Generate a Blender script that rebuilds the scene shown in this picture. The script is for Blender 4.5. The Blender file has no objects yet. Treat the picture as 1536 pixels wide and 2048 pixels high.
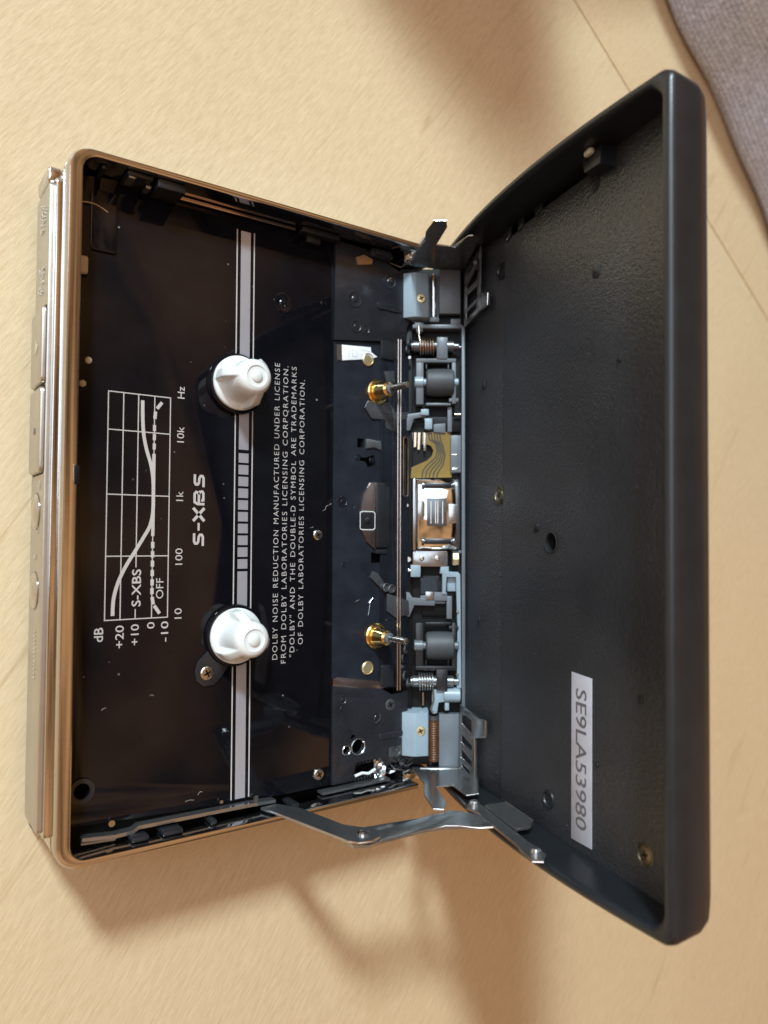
import bpy, bmesh, math, random
from mathutils import Vector, Matrix
from mathutils.geometry import tessellate_polygon
random.seed(7)
R = math.radians
sc = bpy.context.scene
col = sc.collection

# Measures are millimetres in the player's own frame: X from the button edge to the hinge,
# Y along the player, Z up, Z=0 on the rim of the tray. The table top is at Z=-17.
S = 0.001
H0 = 17.0
def W(p):
    return Vector((p[0]*S, p[1]*S, (p[2]+H0)*S))

# ------------------------------------------------------------------ camera
cd = bpy.data.cameras.new('camera'); cam = bpy.data.objects.new('camera', cd); col.objects.link(cam)
cv = Vector((0.57274649, 0.0387156, -0.81881778)); cr = Vector((0.8193475, 0.00357504, 0.57328605)); cu = Vector((-0.02512241, 0.99924387, 0.02967394))
cm = Matrix((cr, cu, -cv)).transposed().to_4x4(); cm.translation = W((-23.6955, -5.5787, 114.998))
cam.matrix_world = cm
cd.sensor_fit = 'HORIZONTAL'; cd.sensor_width = 24.0; cd.lens = 24.0*1500/1536
cd.clip_start = 0.005; cd.clip_end = 20
cd.dof.use_dof = True; cd.dof.focus_distance = 0.127; cd.dof.aperture_fstop = 19
sc.camera = cam

# ------------------------------------------------------------------ world, lamps, exposure
wd = bpy.data.worlds.new('World'); sc.world = wd; wd.use_nodes = True
wn = wd.node_tree.nodes; wl = wd.node_tree.links
bg = wn['Background']; bg.inputs[1].default_value = 1.0
tc = wn.new('ShaderNodeTexCoord'); nz = wn.new('ShaderNodeTexNoise'); nz.inputs['Scale'].default_value = 2.4; nz.inputs['Detail'].default_value = 2.0
rp = wn.new('ShaderNodeValToRGB')
rp.color_ramp.elements[0].position = 0.40; rp.color_ramp.elements[0].color = (0.12, 0.064, 0.030, 1)
rp.color_ramp.elements[1].position = 0.62; rp.color_ramp.elements[1].color = (0.76, 0.40, 0.175, 1)
wl.new(tc.outputs['Generated'], nz.inputs['Vector']); wl.new(nz.outputs['Fac'], rp.inputs['Fac']); wl.new(rp.outputs['Color'], bg.inputs[0])

def area(name, direction, dist, sx, sy, power, color, aim=(40, 0, 0)):
    l = bpy.data.lights.new(name, 'AREA'); l.shape = 'RECTANGLE'; l.size = sx; l.size_y = sy; l.energy = power; l.color = color
    o = bpy.data.objects.new(name, l); col.objects.link(o)
    d = Vector(direction).normalized(); o.location = W(aim) + d*dist
    o.rotation_euler = (-d).to_track_quat('-Z', 'Y').to_euler(); return o
area('window_light', (-11, 20, 17), 1.6, 0.17, 0.22, 37.0, (0.76, 0.93, 1.0))
area('sky_window_light', (-0.70, 0.30, 0.65), 1.3, 0.9, 1.1, 8.6, (0.68, 0.85, 1.0))
sc.view_settings.view_transform = 'Standard'; sc.view_settings.look = 'None'
sc.view_settings.exposure = 0.0; sc.view_settings.gamma = 1.0

# ------------------------------------------------------------------ materials
def newmat(name):
    m = bpy.data.materials.new(name); m.use_nodes = True
    n = m.node_tree.nodes; return m, n, m.node_tree.links, n['Principled BSDF']
def ramp(n, l, src, p0, c0, p1, c1):
    r = n.new('ShaderNodeValToRGB'); e = r.color_ramp.elements
    e[0].position = p0; e[0].color = (*c0, 1); e[1].position = p1; e[1].color = (*c1, 1)
    l.new(src, r.inputs[0]); return r.outputs[0]
def noise(n, l, vec, scale, detail=3, rough=.55):
    t = n.new('ShaderNodeTexNoise'); t.inputs['Scale'].default_value = scale; t.inputs['Detail'].default_value = detail; t.inputs['Roughness'].default_value = rough
    l.new(vec, t.inputs['Vector']); return t.outputs['Fac']
def coords(n, l, rot=(0, 0, 0), scale=(1, 1, 1)):
    t = n.new('ShaderNodeTexCoord'); m = n.new('ShaderNodeMapping'); m.inputs['Rotation'].default_value = rot; m.inputs['Scale'].default_value = scale
    l.new(t.outputs['Object'], m.inputs['Vector']); return m.outputs['Vector']
def mixc(n, l, f, a, b, mode='MIX'):
    m = n.new('ShaderNodeMix'); m.data_type = 'RGBA'; m.blend_type = mode
    for s, v in ((0, f), (6, a), (7, b)):
        if hasattr(v, 'links'): l.new(v, m.inputs[s])
        else: m.inputs[s].default_value = v if s == 0 else (*v, 1)
    return m.outputs[2]
def bump(n, l, b, h, strength, dist):
    t = n.new('ShaderNodeBump'); t.inputs['Strength'].default_value = strength; t.inputs['Distance'].default_value = dist
    l.new(h, t.inputs['Height']); l.new(t.outputs[0], b.inputs['Normal']); return t
MATS = {}
def M(name, base, rough=.4, metal=0., var=.12, bmp=0., bscale=900., rvar=.0, dust=0., spec=.5, coat=0., mottle=260., stretch=(1, 1, 1)):
    m, n, l, b = newmat(name)
    v = coords(n, l, scale=stretch)
    f = noise(n, l, v, mottle, 4)
    c = ramp(n, l, f, .3, [x*(1-var) for x in base], .7, [min(1, x*(1+var)) for x in base])
    if dust:
        v0 = coords(n, l)
        vo = n.new('ShaderNodeTexVoronoi'); vo.inputs['Scale'].default_value = 330; l.new(v0, vo.inputs['Vector'])
        sp = ramp(n, l, vo.outputs['Distance'], .035, (1, 1, 1), .07, (0, 0, 0))
        keep = ramp(n, l, noise(n, l, v0, 120, 2), .60-.12*dust, (0, 0, 0), .66, (1, 1, 1))
        k = mixc(n, l, 1.0, sp, keep, 'MULTIPLY')
        c = mixc(n, l, k, c, (.30, .29, .28))
    l.new(c, b.inputs['Base Color'])
    b.inputs['Metallic'].default_value = metal
    b.inputs['Specular IOR Level'].default_value = spec
    b.inputs['Coat Weight'].default_value = coat; b.inputs['Coat Roughness'].default_value = .06
    if rvar:
        rr = n.new('ShaderNodeMapRange'); rr.inputs[3].default_value = max(.02, rough-rvar); rr.inputs[4].default_value = rough+rvar
        l.new(noise(n, l, v, mottle*1.7, 5), rr.inputs[0]); l.new(rr.outputs[0], b.inputs['Roughness'])
    else: b.inputs['Roughness'].default_value = rough
    if bmp: bump(n, l, b, noise(n, l, v, bscale, 4, .6), bmp, .0003)
    MATS[name] = m; return m

M('champagne_metal', (.56, .55, .54), .10, 1., .04, .02, 700, .03)
M('champagne_satin', (.50, .47, .43), .34, .9, .04, .05, 2600, .04)
M('gloss_black', (.004, .004, .006), .06, 0., .2, .008, 500, .025, dust=1., spec=.34)
M('deck_grey', (.028, .032, .044), .09, .45, .25, .05, 1500, .08, dust=.9)
M('dark_smoke', (.012, .014, .020), .16, .2, .3, .03, 900, .05, dust=.8)
M('cover_black', (.018, .019, .024), .27, .1, .2, .04, 1300, .05, dust=.6)
M('well_black', (.005, .005, .005), .5, 0., .2, .05, 900, spec=.2)
M('print_silver', (.52, .53, .60), .30, .6, .04, .02, 1500)
M('print_grey', (.47, .43, .41), .45, .0, .05)
M('white_plastic', (.71, .73, .72), .27, 0., .03, .02, 800, coat=.25)
M('rod_steel', (.66, .60, .56), .20, 1., .05, .02, 900)
M('rubber', (.050, .054, .060), .55, 0., .15, .10, 2400, .06)
M('grey_plastic', (.115, .128, .145), .38, 0., .12, .04, 1500)
M('dark_plastic', (.014, .015, .018), .32, 0., .2, .05, 1500)
M('blue_plastic', (.25, .32, .37), .36, 0., .06, .03, 1300, coat=.1)
M('steel', (.40, .405, .41), .22, .92, .08, .04, 1200, .07, dust=.3)
M('dark_steel', (.13, .135, .145), .28, .7, .15, .04, 1200, .06)
M('chrome', (.78, .82, .85), .06, 1., .02, .01, 600)
M('brass', (.78, .55, .22), .17, 1., .08, .02, 900)
M('pale_brass', (.60, .49, .28), .38, .75, .08, .02, 900)
M('dark_brass', (.22, .19, .12), .35, .9, .2)
M('screw_steel', (.52, .49, .44), .24, 1., .12, .03, 1500)
M('coil_brown', (.10, .040, .015), .35, .3, .3, .1, 1800)
M('amber_film', (.20, .125, .022), .35, .0, .12, .03, 700, spec=.3)
M('trace_dark', (.030, .022, .008), .3, 0., .1)
M('copper_wire', (.58, .46, .36), .25, 1., .1)
M('pink_metal', (.55, .42, .38), .22, 1., .15, .03, 900)
M('tab_white', (.82, .84, .88), .3, 0., .02)
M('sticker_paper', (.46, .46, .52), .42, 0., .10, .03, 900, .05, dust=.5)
M('sticker_ink', (.13, .12, .13), .5, 0., .1)
M('lid_shell', (.011, .013, .016), .34, 0., .15, .05, 1500, .05)
M('cream_plastic', (.55, .53, .44), .45)

# leathery moulded plastic inside the lid
m, n, l, b = newmat('lid_textured'); MATS['lid_textured'] = m
v = coords(n, l)
c = ramp(n, l, noise(n, l, v, 45, 3), .35, (.017, .018, .021), .65, (.028, .029, .034))
vo = n.new('ShaderNodeTexVoronoi'); vo.inputs['Scale'].default_value = 420; l.new(v, vo.inputs['Vector'])
spk = ramp(n, l, vo.outputs['Distance'], .03, (1, 1, 1), .06, (0, 0, 0)); kp = ramp(n, l, noise(n, l, v, 160, 2), .58, (0, 0, 0), .64, (1, 1, 1))
c = mixc(n, l, mixc(n, l, 1.0, spk, kp, 'MULTIPLY'), c, (.16, .16, .17))
l.new(c, b.inputs['Base Color']); b.inputs['Roughness'].default_value = .42; b.inputs['Specular IOR Level'].default_value = .8
wear = ramp(n, l, noise(n, l, v, 26, 2, .4), .46, (.20,)*3, .54, (.38,)*3); l.new(wear, b.inputs['Roughness'])
mm_ = n.new('ShaderNodeMath'); mm_.operation = 'ADD'
l.new(noise(n, l, v, 1500, 3, .6), mm_.inputs[0]); l.new(noise(n, l, v, 3200, 2, .6), mm_.inputs[1])
bump(n, l, b, mm_.outputs[0], .5, .00022)

m2 = m.copy(); MATS['lid_band'] = m2
for nd in m2.node_tree.nodes:
    if nd.type == 'BUMP': nd.inputs['Strength'].default_value = 1.0
    if nd.type == 'VALTORGB' and abs(nd.color_ramp.elements[0].color[0]-.20) < .005:
        nd.color_ramp.elements[0].color = (.26, .26, .26, 1); nd.color_ramp.elements[1].color = (.36, .36, .36, 1)

# pale birch: grain runs along (0.586, 0.81) on the table
GA = math.atan2(.81, .586)
def wood(name, off):
    m, n, l, b = newmat(name); MATS[name] = m
    t = n.new('ShaderNodeTexCoord'); r1 = n.new('ShaderNodeMapping'); r1.inputs['Rotation'].default_value = (0, 0, -GA); r1.inputs['Location'].default_value = (off, off*.7, 0)
    l.new(t.outputs['Object'], r1.inputs['Vector'])
    def sc_(s):
        q = n.new('ShaderNodeMapping'); q.inputs['Scale'].default_value = s; l.new(r1.outputs[0], q.inputs['Vector']); return q.outputs[0]
    fine = noise(n, l, sc_((.16, 1, 1)), 1700, 5, .75)
    soft = noise(n, l, sc_((.35, 1, 1)), 32, 4, .55)
    broad = noise(n, l, sc_((.25, 1, 1)), 9, 2, .5)
    c = ramp(n, l, soft, .30, (.53, .40, .24), .70, (.63, .49, .315))
    c = mixc(n, l, .55, c, ramp(n, l, broad, .35, (.54, .40, .24), .65, (.65, .505, .32)))
    c = mixc(n, l, .46, c, ramp(n, l, fine, .30, (.46, .345, .20), .66, (.71, .57, .38)))
    wv = noise(n, l, sc_((.045, 1, 1)), 75, 3, .5)          # thin darker growth lines
    q = n.new('ShaderNodeMath'); q.operation = 'SUBTRACT'; q.inputs[1].default_value = .5; l.new(wv, q.inputs[0])
    q2 = n.new('ShaderNodeMath'); q2.operation = 'ABSOLUTE'; l.new(q.outputs[0], q2.inputs[0])
    line = ramp(n, l, q2.outputs[0], .0, (1, 1, 1), .0075, (0, 0, 0))
    gate = ramp(n, l, noise(n, l, sc_((.3, 1, 1)), 17, 2), .40, (0, 0, 0), .60, (.45, .45, .45))
    c = mixc(n, l, mixc(n, l, 1., line, gate, 'MULTIPLY'), c, (.36, .235, .115))
    l.new(c, b.inputs['Base Color'])
    b.inputs['Specular IOR Level'].default_value = .35
    rr = n.new('ShaderNodeMapRange'); rr.inputs[3].default_value = .34; rr.inputs[4].default_value = .56; l.new(fine, rr.inputs[0]); l.new(rr.outputs[0], b.inputs['Roughness'])
    bump(n, l, b, fine, .85, .00009)
    return m
wood('birch', 0.0); wood('birch_edge', .37)

# ribbed shiny knit
m, n, l, b = newmat('ribbed_fabric'); MATS['ribbed_fabric'] = m
CE = math.atan2(.71, -.70)
v = coords(n, l, rot=(0, 0, -CE))
q = n.new('ShaderNodeMapping'); q.inputs['Scale'].default_value = (1, .25, .25); l.new(v, q.inputs['Vector'])
kn = noise(n, l, q.outputs[0], 2600, 2, .7)
l.new(ramp(n, l, kn, .35, (.30, .33, .45), .68, (.74, .80, 1.0)), b.inputs['Base Color'])
b.inputs['Roughness'].default_value = .42; b.inputs['Metallic'].default_value = .15; b.inputs['Sheen Weight'].default_value = .4
bump(n, l, b, kn, .6, .0003)

# ------------------------------------------------------------------ mesh builder (mm)
I4 = Matrix.Identity(4)
def T(x, y, z): return Matrix.Translation((x, y, z))
def AX(axis):    # matrix that turns local z to the axis
    return {'z': I4, 'x': Matrix.Rotation(R(90), 4, 'Y'), 'y': Matrix.Rotation(R(-90), 4, 'X')}[axis]
class MB:
    def __init__(s, F=I4): s.b = bmesh.new(); s.F = F
    def add(s, t, Mx=I4):
        mp = {}
        F = s.F @ Mx
        for v in t.verts: mp[v] = s.b.verts.new(F @ v.co)
        flip = F.determinant() < 0
        for f in t.faces:
            vs = [mp[v] for v in f.verts]
            if flip: vs.reverse()
            try:
                g = s.b.faces.new(vs); g.smooth = f.smooth
            except ValueError: pass
        t.free(); return s
    def box(s, x0, x1, y0, y1, z0, z1, bev=0., Mx=I4, seg=2):
        t = bmesh.new(); bmesh.ops.create_cube(t, size=1)
        for v in t.verts: v.co = Vector(((x0+x1)/2+v.co.x*(x1-x0), (y0+y1)/2+v.co.y*(y1-y0), (z0+z1)/2+v.co.z*(z1-z0)))
        if bev: bmesh.ops.bevel(t, geom=list(t.edges), offset=bev, segments=seg, affect='EDGES', profile=.5)
        return s.add(t, Mx)
    def prism(s, poly, z0, z1, bev=0., Mx=I4, holes=(), f3=None):
        """polygon (x,y) pulled from z0 to z1; f3 maps a flat point to a bent one"""
        t = bmesh.new()
        def area2(p): return sum(p[i][0]*p[(i+1) % len(p)][1]-p[(i+1) % len(p)][0]*p[i][1] for i in range(len(p)))
        poly = list(poly)
        if area2(poly) < 0: poly.reverse()
        hs = []
        for h in holes:
            h = list(h)
            if area2(h) > 0: h.reverse()
            hs.append(h)
        loops = [poly]+hs
        bot = [[t.verts.new((x, y, z0)) for x, y in L] for L in loops]; top = [[t.verts.new((x, y, z1)) for x, y in L] for L in loops]
        for B, U in zip(bot, top):
            for i in range(len(B)):
                j = (i+1) % len(B); t.faces.new((B[i], B[j], U[j], U[i]))
        if not holes and f3 is None:
            t.faces.new(top[0]); t.faces.new(list(reversed(bot[0])))
        else:
            fb = [v for L in bot for v in L]; ft = [v for L in top for v in L]
            for tri in tessellate_polygon([[Vector((x, y, 0)) for x, y in L] for L in loops]):
                a = [ft[i] for i in tri]
                nn = (a[1].co-a[0].co).cross(a[2].co-a[0].co).z
                order = tri if nn > 0 else tri[::-1]
                try:
                    t.faces.new([ft[i] for i in order]); t.faces.new([fb[i] for i in order[::-1]])
                except ValueError: pass
        if bev:
            t.normal_update()
            ed = [e for e in t.edges if len(e.link_faces) == 2 and all(abs(v.co.z-z1) < 1e-6 for v in e.verts) and abs(e.link_faces[0].normal.z-e.link_faces[1].normal.z) > .5]
            bmesh.ops.bevel(t, geom=ed, offset=bev, segments=2, affect='EDGES', profile=.5)
        if f3:
            for v in t.verts: v.co = Vector(f3(v.co))
        return s.add(t, Mx)
    def lathe(s, prof, Mx=I4, seg=32, rf=None, caps=True):
        """prof: list of (r, z)"""
        t = bmesh.new(); rings = []
        for r, zz in prof:
            if r < 1e-6: rings.append([t.verts.new((0, 0, zz))]); continue
            rings.append([t.verts.new(((r if rf is None else rf(r, zz, 2*math.pi*i/seg))*math.cos(2*math.pi*i/seg), (r if rf is None else rf(r, zz, 2*math.pi*i/seg))*math.sin(2*math.pi*i/seg), zz)) for i in range(seg)])
        for A, B in zip(rings, rings[1:]):
            for i in range(seg):
                j = (i+1) % seg
                if len(A) == 1 and len(B) == 1: continue
                if len(A) == 1: t.faces.new((A[0], B[j], B[i]) if False else (A[0], B[i], B[j]))
                elif len(B) == 1: t.faces.new((A[i], A[j], B[0]))
                else: t.faces.new((A[i], A[j], B[j], B[i]))
        if caps and len(rings[0]) > 1: t.faces.new(list(reversed(rings[0])))
        if caps and len(rings[-1]) > 1: t.faces.new(rings[-1])
        bmesh.ops.recalc_face_normals(t, faces=t.faces)
        return s.add(t, Mx)
    def cyl(s, c, r, h, axis='z', seg=24, ch=0.):
        p = [(r, 0), (r, h)] if not ch else [(r-ch, 0), (r, ch), (r, h-ch), (r-ch, h)]
        return s.lathe(p, T(*c) @ AX(axis), seg)
    def tube(s, pts, r, seg=8, closed=False):
        t = bmesh.new(); P = [Vector(p) for p in pts]; rings = []; up = None
        for i, p in enumerate(P):
            d = (P[min(i+1, len(P)-1)]-P[max(i-1, 0)]).normalized()
            if up is None: up = d.orthogonal().normalized()
            up = (up-d*up.dot(d)).normalized(); w = d.cross(up)
            rings.append([t.verts.new(p+(up*math.cos(2*math.pi*k/seg)+w*math.sin(2*math.pi*k/seg))*r) for k in range(seg)])
        for A, B in zip(rings, rings[1:]):
            for k in range(seg): t.faces.new((A[k], A[(k+1) % seg], B[(k+1) % seg], B[k]))
        t.faces.new(list(reversed(rings[0]))); t.faces.new(rings[-1])
        bmesh.ops.recalc_face_normals(t, faces=t.faces)
        return s.add(t)
    def loft(s, loops, closed=True, cap0=True, cap1=True):
        t = bmesh.new(); V = [[t.verts.new(p) for p in L] for L in loops]; N = len(V[0])
        for A, B in zip(V, V[1:]):
            for i in range(N if closed else N-1):
                j = (i+1) % N; t.faces.new((A[i], A[j], B[j], B[i]))
        if cap0: t.faces.new(list(reversed(V[0])))
        if cap1: t.faces.new(V[-1])
        bmesh.ops.recalc_face_normals(t, faces=t.faces)
        return s.add(t)
    def ribbon(s, pts, w, z, th=.02):
        """flat printed stroke in the xy plane, mitred"""
        P = [Vector((p[0], p[1])) for p in pts]; L = []; Rr = []
        for i, p in enumerate(P):
            a = (P[i]-P[i-1]).normalized() if i else None; c = (P[i+1]-P[i]).normalized() if i < len(P)-1 else None
            if a is None: a = c
            if c is None: c = a
            t = (a+c).normalized(); nn = Vector((-t.y, t.x)); k = w/2/max(.4, nn.dot(Vector((-a.y, a.x))))
            L.append(p+nn*k); Rr.append(p-nn*k)
        t = bmesh.new()
        def v(q, zz): return t.verts.new((q.x, q.y, zz))
        A = [v(q, z+th) for q in L]; B = [v(q, z+th) for q in Rr]
        for i in range(len(P)-1):
            f = t.faces.new((A[i], B[i], B[i+1], A[i+1]))
        bmesh.ops.recalc_face_normals(t, faces=t.faces)
        for f in t.faces:
            if f.normal.z < 0: f.normal_flip()
        return s.add(t)
    def mesh(s, name, mat, ang=38, smooth=True):
        b = s.b
        for v in b.verts: v.co = v.co*S
        b.normal_update()
        for f in b.faces: f.smooth = smooth
        for e in b.edges:
            if len(e.link_faces) == 2 and e.calc_face_angle(0) > R(ang): e.smooth = False
        me = bpy.data.meshes.new(name); b.to_mesh(me); b.free()
        me.materials.append(MATS[mat]); return me

ORG = Matrix.Translation((0, 0, H0*S))
def link(name, me, parent=None, mw=ORG):
    o = bpy.data.objects.new(name, me); col.objects.link(o)
    if parent is not None:
        o.parent = parent; o.matrix_parent_inverse = PW[parent.name].inverted()
    o.matrix_basis = mw
    PW[o.name] = mw.copy(); return o
PW = {}
def part(name, mb, mat, parent, ang=38, label=None, smooth=True):
    o = link(name, mb.mesh(name, mat, ang, smooth), parent)
    if label: o['label'] = label
    return o
def mmw(Mx):   # an mm matrix as a world matrix
    Q = Mx.copy(); Q.translation = Mx.translation*S; return ORG @ Q
def copies(name, me, parent, mats, label=None):
    out = []
    for q in mats:
        o = link(name, me, parent, mmw(q)); out.append(o)
        if label: o['label'] = label
    return out
def top(name, label, cat, loc=(0, 0, 0)):
    o = bpy.data.objects.new(name, None); col.objects.link(o); o.location = loc
    PW[o.name] = Matrix.Translation(loc); o['label'] = label; o['category'] = cat; return o

# text: returns a bmesh of flat glyphs scaled to fill [0,w] x [0,h]
def glyphs(txt, w, h, bold=0., sp=1.):
    cu_ = bpy.data.curves.new('t', 'FONT'); cu_.body = txt; cu_.size = 1; cu_.offset = bold; cu_.resolution_u = 3; cu_.space_character = sp; cu_.space_word = 1.25
    o = bpy.data.objects.new('t', cu_); col.objects.link(o)
    dg = bpy.context.evaluated_depsgraph_get(); dg.update()
    me = bpy.data.meshes.new_from_object(o.evaluated_get(dg))
    bpy.data.objects.remove(o); bpy.data.curves.remove(cu_)
    b = bmesh.new(); b.from_mesh(me); bpy.data.meshes.remove(me)
    xs = [v.co.x for v in b.verts]; x0, x1 = min(xs), max(xs)
    caph = .73 if any(ch.isalnum() for ch in txt) else .7
    for v in b.verts: v.co = Vector(((v.co.x-x0)*w/(x1-x0), v.co.y*h/caph, 0))
    for f in b.faces:
        f.normal_update()
        if f.normal.z < 0: f.normal_flip()
    return b

# ------------------------------------------------------------------ frames
def frame(o, x, y, z):
    return Matrix(((x[0], y[0], z[0], o[0]), (x[1], y[1], z[1], o[1]), (x[2], y[2], z[2], o[2]), (0, 0, 0, 1)))
s14, c14 = math.sin(R(14)), math.cos(R(14))
# lid: local x = up the lid from the hinge, local y = Y, local z = out of the inner face (towards the tray)
LF = frame((70.39, 0, 0), (-s14, 0, c14), (.014, 1, 0), (-c14, 0, -s14))   # mirrored frame, handled by the builder
s35, c35 = math.sin(R(35)), math.cos(R(35))
MF = frame((66, 0, -5), (c35, 0, s35), (0, 1, 0), (-s35, 0, c35))       # the mechanism carrier by the hinge
DF = T(0, 0, -5.5)                                                       # top of the deck plate

# ------------------------------------------------------------------ table
ds = Vector((.81, -.587)); dn = Vector((.587, .81)); P0 = Vector((130.9, 140.4))
table = top('wooden_table', 'pale birch wood table top with a straight joint line, under the open cassette player', 'table', (0.2, 0, 0))
def slab(name, n0, n1, mat):
    t0, t1 = -520, 480
    pts = [P0+ds*t0+dn*n0, P0+ds*t1+dn*n0, P0+ds*t1+dn*n1, P0+ds*t0+dn*n1]
    mb = MB(); mb.prism([(p.x, p.y) for p in pts], -35, -17, bev=.45); return part(name, mb, mat, table)
slab('plank', -560, -.14, 'birch')
slab('plank', .14, 330, 'birch_edge')
mb = MB(); mb.box(-180, 520, -420, 460, -39, -35.2); part('underframe', mb, 'well_black', table)

# ------------------------------------------------------------------ cushion
ce = Vector((-.70, .71)); cn = Vector((.71, .70)); C0 = Vector((222.5, 104.5))
def cushion():
    prof = [(10, -17), (5, -16.9), (1.6, -15.8), (0, -12), (-.6, -4), (0, 6), (2.2, 15), (6.5, 23), (14, 30), (28, 36), (55, 41), (95, 43), (170, 44)]
    # resample the profile and press cord ridges into it
    pts = []; acc = 0
    for (a0, z0), (a1, z1) in zip(prof, prof[1:]):
        L = math.hypot(a1-a0, z1-z0); k = max(2, int(L/(.16 if acc < 75 else 2.5)))
        for i in range(k):
            t = i/k; tx, tz = (a1-a0)/L, (z1-z0)/L
            pts.append((a0+(a1-a0)*t, z0+(z1-z0)*t, -tz, tx, acc+L*t))
        acc += L
    sm = []
    for i in range(len(pts)):
        a = pts[max(0, i-8):i+9]; q = [sum(p[k] for p in a)/len(a) for k in range(4)]; sm.append((*q, pts[i][4]))
    b = bmesh.new(); rows = []
    ts = [-150+6*i for i in range(26)]+[6+2.4*i for i in range(60)]+[152+7*i for i in range(26)]
    for t in ts:
        row = []
        shadow_lobe = max(0., min(1., (t-125)/60)); shadow_lobe = shadow_lobe*shadow_lobe*(3-2*shadow_lobe)  # out-of-view bulge of the edge, added for the shadow it casts
        back = 100*shadow_lobe; hk = 1
        wob = 1.6*math.sin(t/17)+.8*math.sin(t/6.3+1)
        for a, z, na, nz_, acc_ in sm:
            ph = acc_/1.45+.5*math.sin(t/31)+.004*t
            rib = .50*abs(math.sin(math.pi*ph))**.8 if acc_ < 78 else 0
            und = .9*math.sin(acc_/6.5+t/40)*min(1, acc_/12) if z > -14 else 0
            aa = a+na*(rib+und)+(wob if z > -16 else wob*.7); zz = z+nz_*(rib+und)
            if zz > -16: zz = -16+(zz+16)*hk
            p = C0+ce*t+cn*(aa-back)
            if zz > 0: zz += 78*math.exp(-((p.x-24)**2+(p.y-226)**2)/(2*25.0**2))  # unseen mound raised to throw a soft shadow on the table
            row.append(b.verts.new((p.x, p.y, max(zz, -16.98))))
        rows.append(row)
    for A, B in zip(rows, rows[1:]):
        for i in range(len(A)-1): b.faces.new((A[i], B[i], B[i+1], A[i+1]))
    bmesh.ops.recalc_face_normals(b, faces=b.faces)
    if sum(f.normal.z for f in b.faces) < 0:
        for f in b.faces: f.normal_flip()
    mb = MB(); mb.add(b)
    o = link('cushion', mb.mesh('cushion', 'ribbed_fabric', 80))
    o['label'] = 'mauve grey ribbed fabric cushion lying at the far corner of the table'; o['category'] = 'cushion'
cushion()

# ------------------------------------------------------------------ the player
PL = top('cassette_player', 'open champagne metal portable cassette player with black lid standing up on the wooden table', 'cassette player', (0.035, 0, 0))

# body shell: a U of wall, open towards the hinge
def upath(dx, dy, r0=3.6, xe=65.0):
    r = max(.4, r0-min(dx, dy)*1.0); y1 = 53-dy; x0 = dx; out = [(xe, y1), (40, y1), (20, y1)]
    for i in range(9):
        a = R(90+90*i/8); out.append((x0+r+r*math.cos(a), y1-r+r*math.sin(a)))
    out += [(x0, 30), (x0, 0), (x0, -30)]
    for i in range(9):
        a = R(180+90*i/8); out.append((x0+r+r*math.cos(a), -y1+r+r*math.sin(a)))
    return out+[(20, -y1), (40, -y1), (xe, -y1)]
pf = [(2.6, 2.6, -16.95), (1.1, 1.1, -16.6), (.35, .35, -15.6), (0, 0, -13), (0, 0, -2.75), (.45, .4, -2.6), (.45, .4, -2.1), (.03, .03, -1.9), (0, 0, -.75), (.10, .08, -.35), (.32, .22, -.08), (.6, .4, 0),
      (1.95, 1.0, 0), (2.12, 1.15, -.06), (2.2, 1.22, -.3), (2.2, 1.25, -4.9), (2.2, 1.3, -9)]
mb = MB(); mb.loft([[(x, y, z) for x, y in upath(dx, dy)] for dx, dy, z in pf], closed=False, cap0=False, cap1=False)
shell = part('body_shell', mb, 'champagne_metal', PL, 30)
# the rim dips by the hinge: rounded shoulders
mb = MB(); mb.prism([(1.2, -49), (1.2, 49), (4, 51.8), (69, 51.8), (69, -51.8), (4, -51.8)], -16.9, -9.0); part('base_plate', mb, 'well_black', PL)
for sg in (1, -1):
    mb = MB(); mb.box(64.6, 70.5, min(sg*50.4, sg*52.9), max(sg*50.4, sg*52.9), -16.5, -4.5, .6)
    part('hinge_knuckle', mb, 'champagne_metal', PL)
# the notch of the latch in the left rim, as a dark cut with a bright lip
mb = MB(); mb.box(1.75, 2.5, 2.5, 5.3, -.6, .03, .03); part('latch_notch', mb, 'well_black', shell)
mb = MB(); mb.box(1.6, 1.76, 2.3, 5.5, -.3, .045, .04); part('latch_lip', mb, 'champagne_metal', shell)

# button panel on the left face
mb = MB()
FP = frame((0, 0, 0), (0, 1, 0), (0, 0, 1), (1, 0, 0))      # x->Y, y->Z, z->X ; faces -X at low z
def rr(x0, x1, y0, y1, r, k=5):
    out = []
    for cx, cy, a0 in ((x1-r, y1-r, 0), (x0+r, y1-r, 90), (x0+r, y0+r, 180), (x1-r, y0+r, 270)):
        for i in range(k+1):
            a = R(a0+90*i/k); out.append((cx+r*math.cos(a), cy+r*math.sin(a)))
    return out
def padx(mbx, y0, y1, z0, z1, xo, xi, r, ch):
    """a slab on the left face with a rounded outer edge"""
    loops = []
    for ins, x in ((0, xi), (0, xo+ch), (ch*.3, xo+ch*.3), (ch, xo)):
        loops.append([(x, a, b_) for a, b_ in rr(y0+ins, y1-ins, z0+ins, z1-ins, max(.1, r-ins))])
    mbx.loft(loops)
padx(mb, -48.6, 48.4, -14.3, -4.5, -1.5, -.6, .9, .22)
panel = part('button_panel', mb, 'champagne_satin', PL, 30)
mb = MB(); padx(mb, -49.0, 48.8, -14.8, -3.1, -.85, .2, .9, .25); part('trim_strip', mb, 'champagne_metal', panel, 30)
mb = MB(); padx(mb, 48.9, 51.6, -14.2, -6.2, -1.5, .3, .8, .5); part('panel_end_hook', mb, 'champagne_metal', panel)
mb = MB(); mb.box(-.55, .1, -50.8, 50.2, -16.2, -14.4, .2); part('panel_seam', mb, 'dark_steel', panel)
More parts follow.
